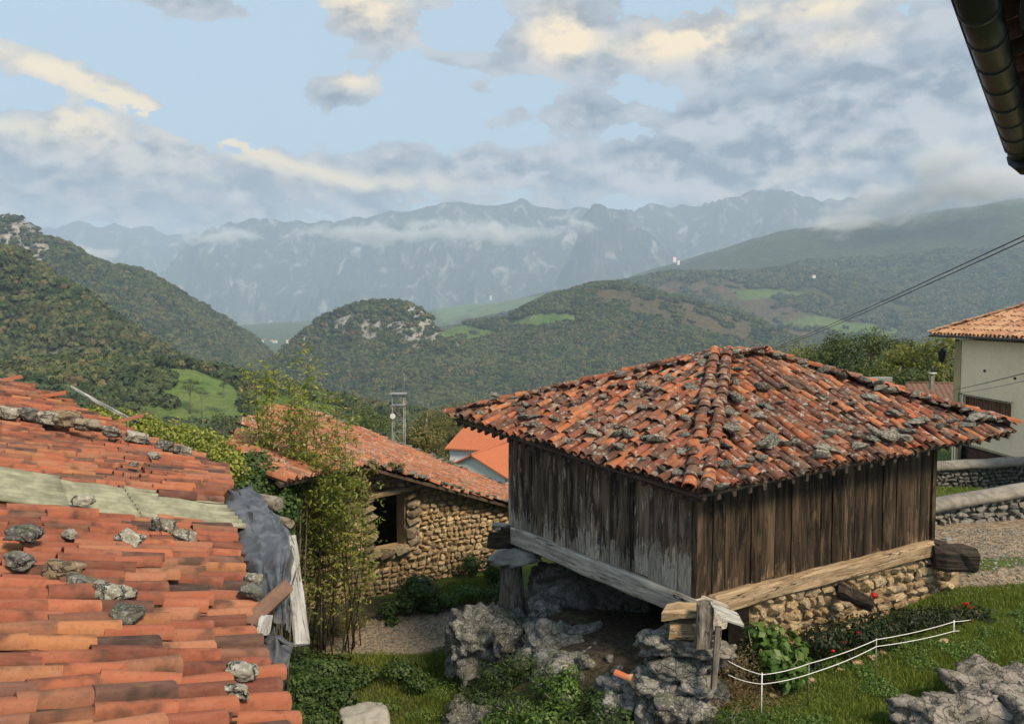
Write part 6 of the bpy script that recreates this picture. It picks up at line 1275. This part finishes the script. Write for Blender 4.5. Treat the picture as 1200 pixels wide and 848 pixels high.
shrub('ivy_mound', 'green feathery mound at the bottom right of the stone pillar', 'plant', [BG(850, 842, 12.6, 24, 14), BG(875, 848, 12.4, 20, 10)], 'leaf_ivy', .06, 190, 727, .35)
shrub('moss_tuft', 'moss and grass cap on the rock below the wooden stilt', 'plant', [BG(573, 735, 17.4, 18, 8), BG(640, 672, 18.9, 14, 8)], 'leaf_shrub', .06, 150, 728, .4, False)
# flower bed along the granary wall
shrub('broadleaf_plant', 'tall bright broad leaved plant at the near end of the flower bed', 'plant', [BF(905, 770, 13.3, 26, 26), BF(925, 790, 13.2, 22, 22), BF(890, 742, 13.5, 20, 14), BF(935, 765, 13.5, 16, 16), BF(912, 745, 13.6, 18, 12)], 'leaf_broad', .15, 50, 731, .72, True, .5)
shrub('dark_bush', 'dark bush behind the broad leaved plant near the pillar', 'shrub', [BF(868, 775, 13.6, 16, 24), BF(880, 765, 13.9, 14, 20), BF(942, 765, 14.3, 22, 16)], 'leaf_dark', .08, 150, 732, .5)
shrub('geranium_row', 'dark geranium row with orange-brown leaves in the middle of the bed', 'shrub', [BF(962, 752, 13.9, 28, 24), BF(996, 742, 14.3, 30, 22), BF(1030, 734, 14.8, 30, 20), BF(1062, 728, 15.3, 26, 18), BF(1088, 725, 15.7, 20, 16)], 'leaf_dark', .075, 170, 733, .55)
shrub('geranium', 'geranium bush with red blooms at the far end of the bed', 'shrub', [BF(1112, 722, 15.9, 24, 15), BF(1140, 722, 16, 22, 16), BF(1155, 730, 15.8, 14, 12)], 'leaf_dark', .075, 170, 734, .55)
FL = [(1024, 697, 15.3, .13), (1132, 707, 16.6, .10), (1138, 712, 16.5, .08), (1134, 722, 16.3, .08), (1140, 730, 16.1, .13), (1147, 735, 16.1, .08), (1006, 741, 14.4, .05), (1160, 716, 16.9, .05), (976, 762, 13.8, .05), (1122, 712, 16.6, .05), (990, 752, 14.2, .04)]
for i, (px, py, D, s) in enumerate(FL):
    c = P(px, py, D); n = int(110 * s / .1); r3 = np.random.default_rng(i); d = r3.normal(0, 1, (n, 3)); d /= np.linalg.norm(d, axis=1)[:, None]
    t = empty('geranium_bloom', tuple(c), ['big red bloom standing against the warm stone wall', 'upper left red bloom of the far geranium', 'red bloom just under the uppermost one', 'middle red bloom of the far geranium', 'largest red bloom low on the far geranium', 'red bloom right beside the largest low one', 'tiny red bloom in the middle of the dark geranium row', 'tiny red bloom at the far right tip of the bed', 'tiny red bloom at the near end of the dark row', 'small red bloom left of the far cluster', 'tiny reddish bloom near the start of the dark row'][i], 'flower', 'red blooms of the flower bed')
    wobj('petals', leaves('petals', np.array(c) + d * s * r3.uniform(.1, .75, (n, 1)) * (1, 1, .6), d, np.full(n, .035), 'petal', .9, i), t); wobj('stem', tube('stem', [c, c - UP * .28], .006, 'leaf_dark', 4), t)
# dry litter by the prop
c = onground(862, 815); r3 = np.random.default_rng(8); n = 2600; cc = np.array(c) + r3.normal(0, 1, (n, 3)) * (.42, .3, .05); cc[:, 2] = gz(cc[:, 0], cc[:, 1]) + .04 + np.abs(r3.normal(0, .07, n))
obj('dry_litter', leaves('dry_litter', cc, np.tile([0, 0, 1.], (n, 1)), np.full(n, .10), 'dry_stem', .12, 9), kind='stuff', label='dry brown straw and leaves at the foot of the pillar', cat='litter')
n = 900; c = P(866, 785, 13.2); cc = np.array(c) + r3.normal(0, 1, (n, 3)) * (.16, .15, .16); shr = obj('withered_plant', leaves('withered_plant', cc, r3.normal(0, 1, (n, 3)), np.full(n, .06), 'dry_stem', .3, 10)); tag(shr, 'withered brown plant between the prop and the dark bush', 'plant')
# white string fence on thin stakes
fn = empty('string_fence', tuple(onground(1000, 790)), 'low fence of two white cords on thin stakes round the flower bed', 'fence')
ST = [(893, 790, 822, 12.85), (893, 790, 822, 12.85), (1025, 747, 775, 14.2), (1118, 727, 748, 15.9), (1168, 719, 742, 16.9)]
tp = [P(850, 772, 13.1), P(893, 790, 12.9), P(948, 777, 13.1), P(1027, 749, 14.1), P(1118, 728, 15.7), P(1165, 719, 16.7)]; bt = [P(853, 790, 13.05), P(893, 801, 12.88), P(955, 787, 13.05), P(1027, 757, 14.05), P(1118, 739, 15.65), P(1160, 731, 16.6)]
for pts in (tp, bt):
    q = [];
    for a, b in zip(pts, pts[1:]): q += [a.lerp(b, k / 6) - UP * .03 * 4 * (k / 6) * (1 - k / 6) for k in range(6)]
    wobj('cord', tube('cord', q + [pts[-1]], .0065, 'string', 5), fn)
for a in (1, 3, 4, 5): p = tp[a]; wobj('stake', tube('stake', [(p.x, p.y, float(gz(p.x, p.y)) - .1), (p.x, p.y, p.z + .03)], .011, 'string' if a in (1, 4) else 'steel', 5), fn)
wobj('stake', tube('stake', [(tp[2].x, tp[2].y, float(gz(tp[2].x, tp[2].y)) - .1), (tp[2].x, tp[2].y, tp[2].z + .03)], .011, 'post_wood', 5), fn)
for i, (px, py, D, s) in enumerate(((950, 796, 13, .2), (1005, 776, 13.8, .26), (1022, 770, 14, .22), (1035, 765, 14.2, .18), (1105, 750, 15.3, .2), (985, 783, 13.5, .15), (905, 815, 12.8, .18))):
    inst('edging_stone', rock_mesh('edging_stone', 800 + i, 'warm_stone', 3, .2, 0, (s * .85, s * .65, s * .4)), None, Matrix.Translation(onground(px, py + 3) + UP * .03), label=['first pale edging stone beside the broad leaved plant', 'pale edging stone under the lower cord', 'yellowish edging stone next to the second stake', 'small edging stone just right of the second stake', 'edging stone under the far end of the cords', 'small edging stone between the first two stakes', 'edging stone at the foot of the first stake'][i], cat='stone', group='edging stones of the flower bed')
for i, (px, py, D, s) in enumerate(((1187, 633, 20.8, .35), (1160, 660, 19.3, .2), (1112, 632, 20.8, .22))): inst('path_stone', rock_mesh('path_stone', 830 + i, 'field_stone', 3, .2, 0, (s * 1.4, s, s * .4)), None, Matrix.Translation(P(px, py, D)), label=['dark flat stone lying on the right of the dirt road', 'small stone in the middle of the dirt road', 'small stone at the foot of the coped wall'][i], cat='stone')
# ---------------------------------------------------------------- low clouds lying against the mountains
def cloud(name, pix, D, rx, rz, ry, dens, seed, label, scale=1.0, group=None):
    c = P(*pix, D); bm = bmesh.new(); bmesh.ops.create_cube(bm, size=2)
    me = bpy.data.meshes.new(name); bm.to_mesh(me); bm.free(); o = obj(name, me, kind='stuff', label=label, cat='cloud', group=group); k = D / F
    o.location = c; o.scale = (rx * k, ry * k, rz * k)
    m, N = material(name); v = N.obj(); x, y, z = xyz(N, v); p = N.pos()
    n = N.noise(N.mapv(p, (1, 1, 1.6), (seed * 900, 0, 0)), .0011 * scale, 7, .6, .4); n2 = N.noise(N.mapv(p, (1, 1, 1.6), (seed * 500, 0, 0)), .00045 * scale, 3, .5)
    q = N.m('ADD', N.m('MULTIPLY', x, x), N.m('ADD', N.m('MULTIPLY', y, y), N.m('MULTIPLY', N.m('MULTIPLY', z, z), 1.0)))
    f = N.m('SUBTRACT', N.m('ADD', N.m('MULTIPLY', n, 3.6), N.m('MULTIPLY', n2, 1.6)), N.m('ADD', 2.25, N.m('MULTIPLY', q, .95)))
    d = N.m('MULTIPLY', N.sm(f, .0, .6), dens)
    vol = N.add('ShaderNodeVolumePrincipled'); vol.inputs['Color'].default_value = (1, 1, 1, 1); vol.inputs['Anisotropy'].default_value = 0.0; N.l.new(d, vol.inputs['Density'])
    ou = N.add('ShaderNodeOutputMaterial'); N.l.new(vol.outputs[0], ou.inputs['Volume']); o.data.materials.append(m); return o
cloud('low_cloud', (560, 268), 11000, 150, 26, 60, .006, 1, 'long flat pinkish cloud lying across the middle of the rocky range', 1.7)
cloud('low_cloud', (440, 276), 11200, 110, 17, 40, .005, 7, 'thin left tail of the long cloud across the rocky range', 2.0)
cloud('low_cloud', (268, 277), 11500, 70, 20, 40, .006, 2, 'small ragged cloud at the left end of the rocky range', 1.9)
cloud('low_cloud', (110, 300), 9000, 50, 16, 30, .006, 3, 'small white cloud behind the left rocky peak', 1.9)
cloud('low_cloud', (1060, 238), 5500, 170, 44, 80, .006, 4, 'big torn cloud wrapping the upper slope of the dark mountain on the right', 2.2)
cloud('low_cloud', (1150, 205), 5300, 140, 52, 80, .0055, 5, 'high billowing cloud above the dark mountain at the right edge', 2.0)
cloud('low_cloud', (990, 262), 6000, 80, 16, 50, .004, 6, 'thin cloud wisp creeping down the left shoulder of the dark mountain', 2.2)
# ---------------------------------------------------------------- air of the valley
def haze():
    bm = bmesh.new(); bmesh.ops.create_cube(bm, size=1)
    top = float(Z.max()) + 60; bot = float(Z.min()) - 10
    for v in bm.verts: v.co = Vector((v.co.x * 60000, v.co.y * 60000, bot if v.co.z < 0 else top))
    m, N = material('haze'); v = N.add('ShaderNodeVolumePrincipled'); v.inputs['Color'].default_value = (.62, .79, 1.0, 1); v.inputs['Density'].default_value = HAZE; v.inputs['Anisotropy'].default_value = .0
    o = N.add('ShaderNodeOutputMaterial'); N.l.new(v.outputs[0], o.inputs['Volume'])
    h = obj('haze', bm, mats=m, kind='stuff')
HAZE = 8.0e-5
haze()
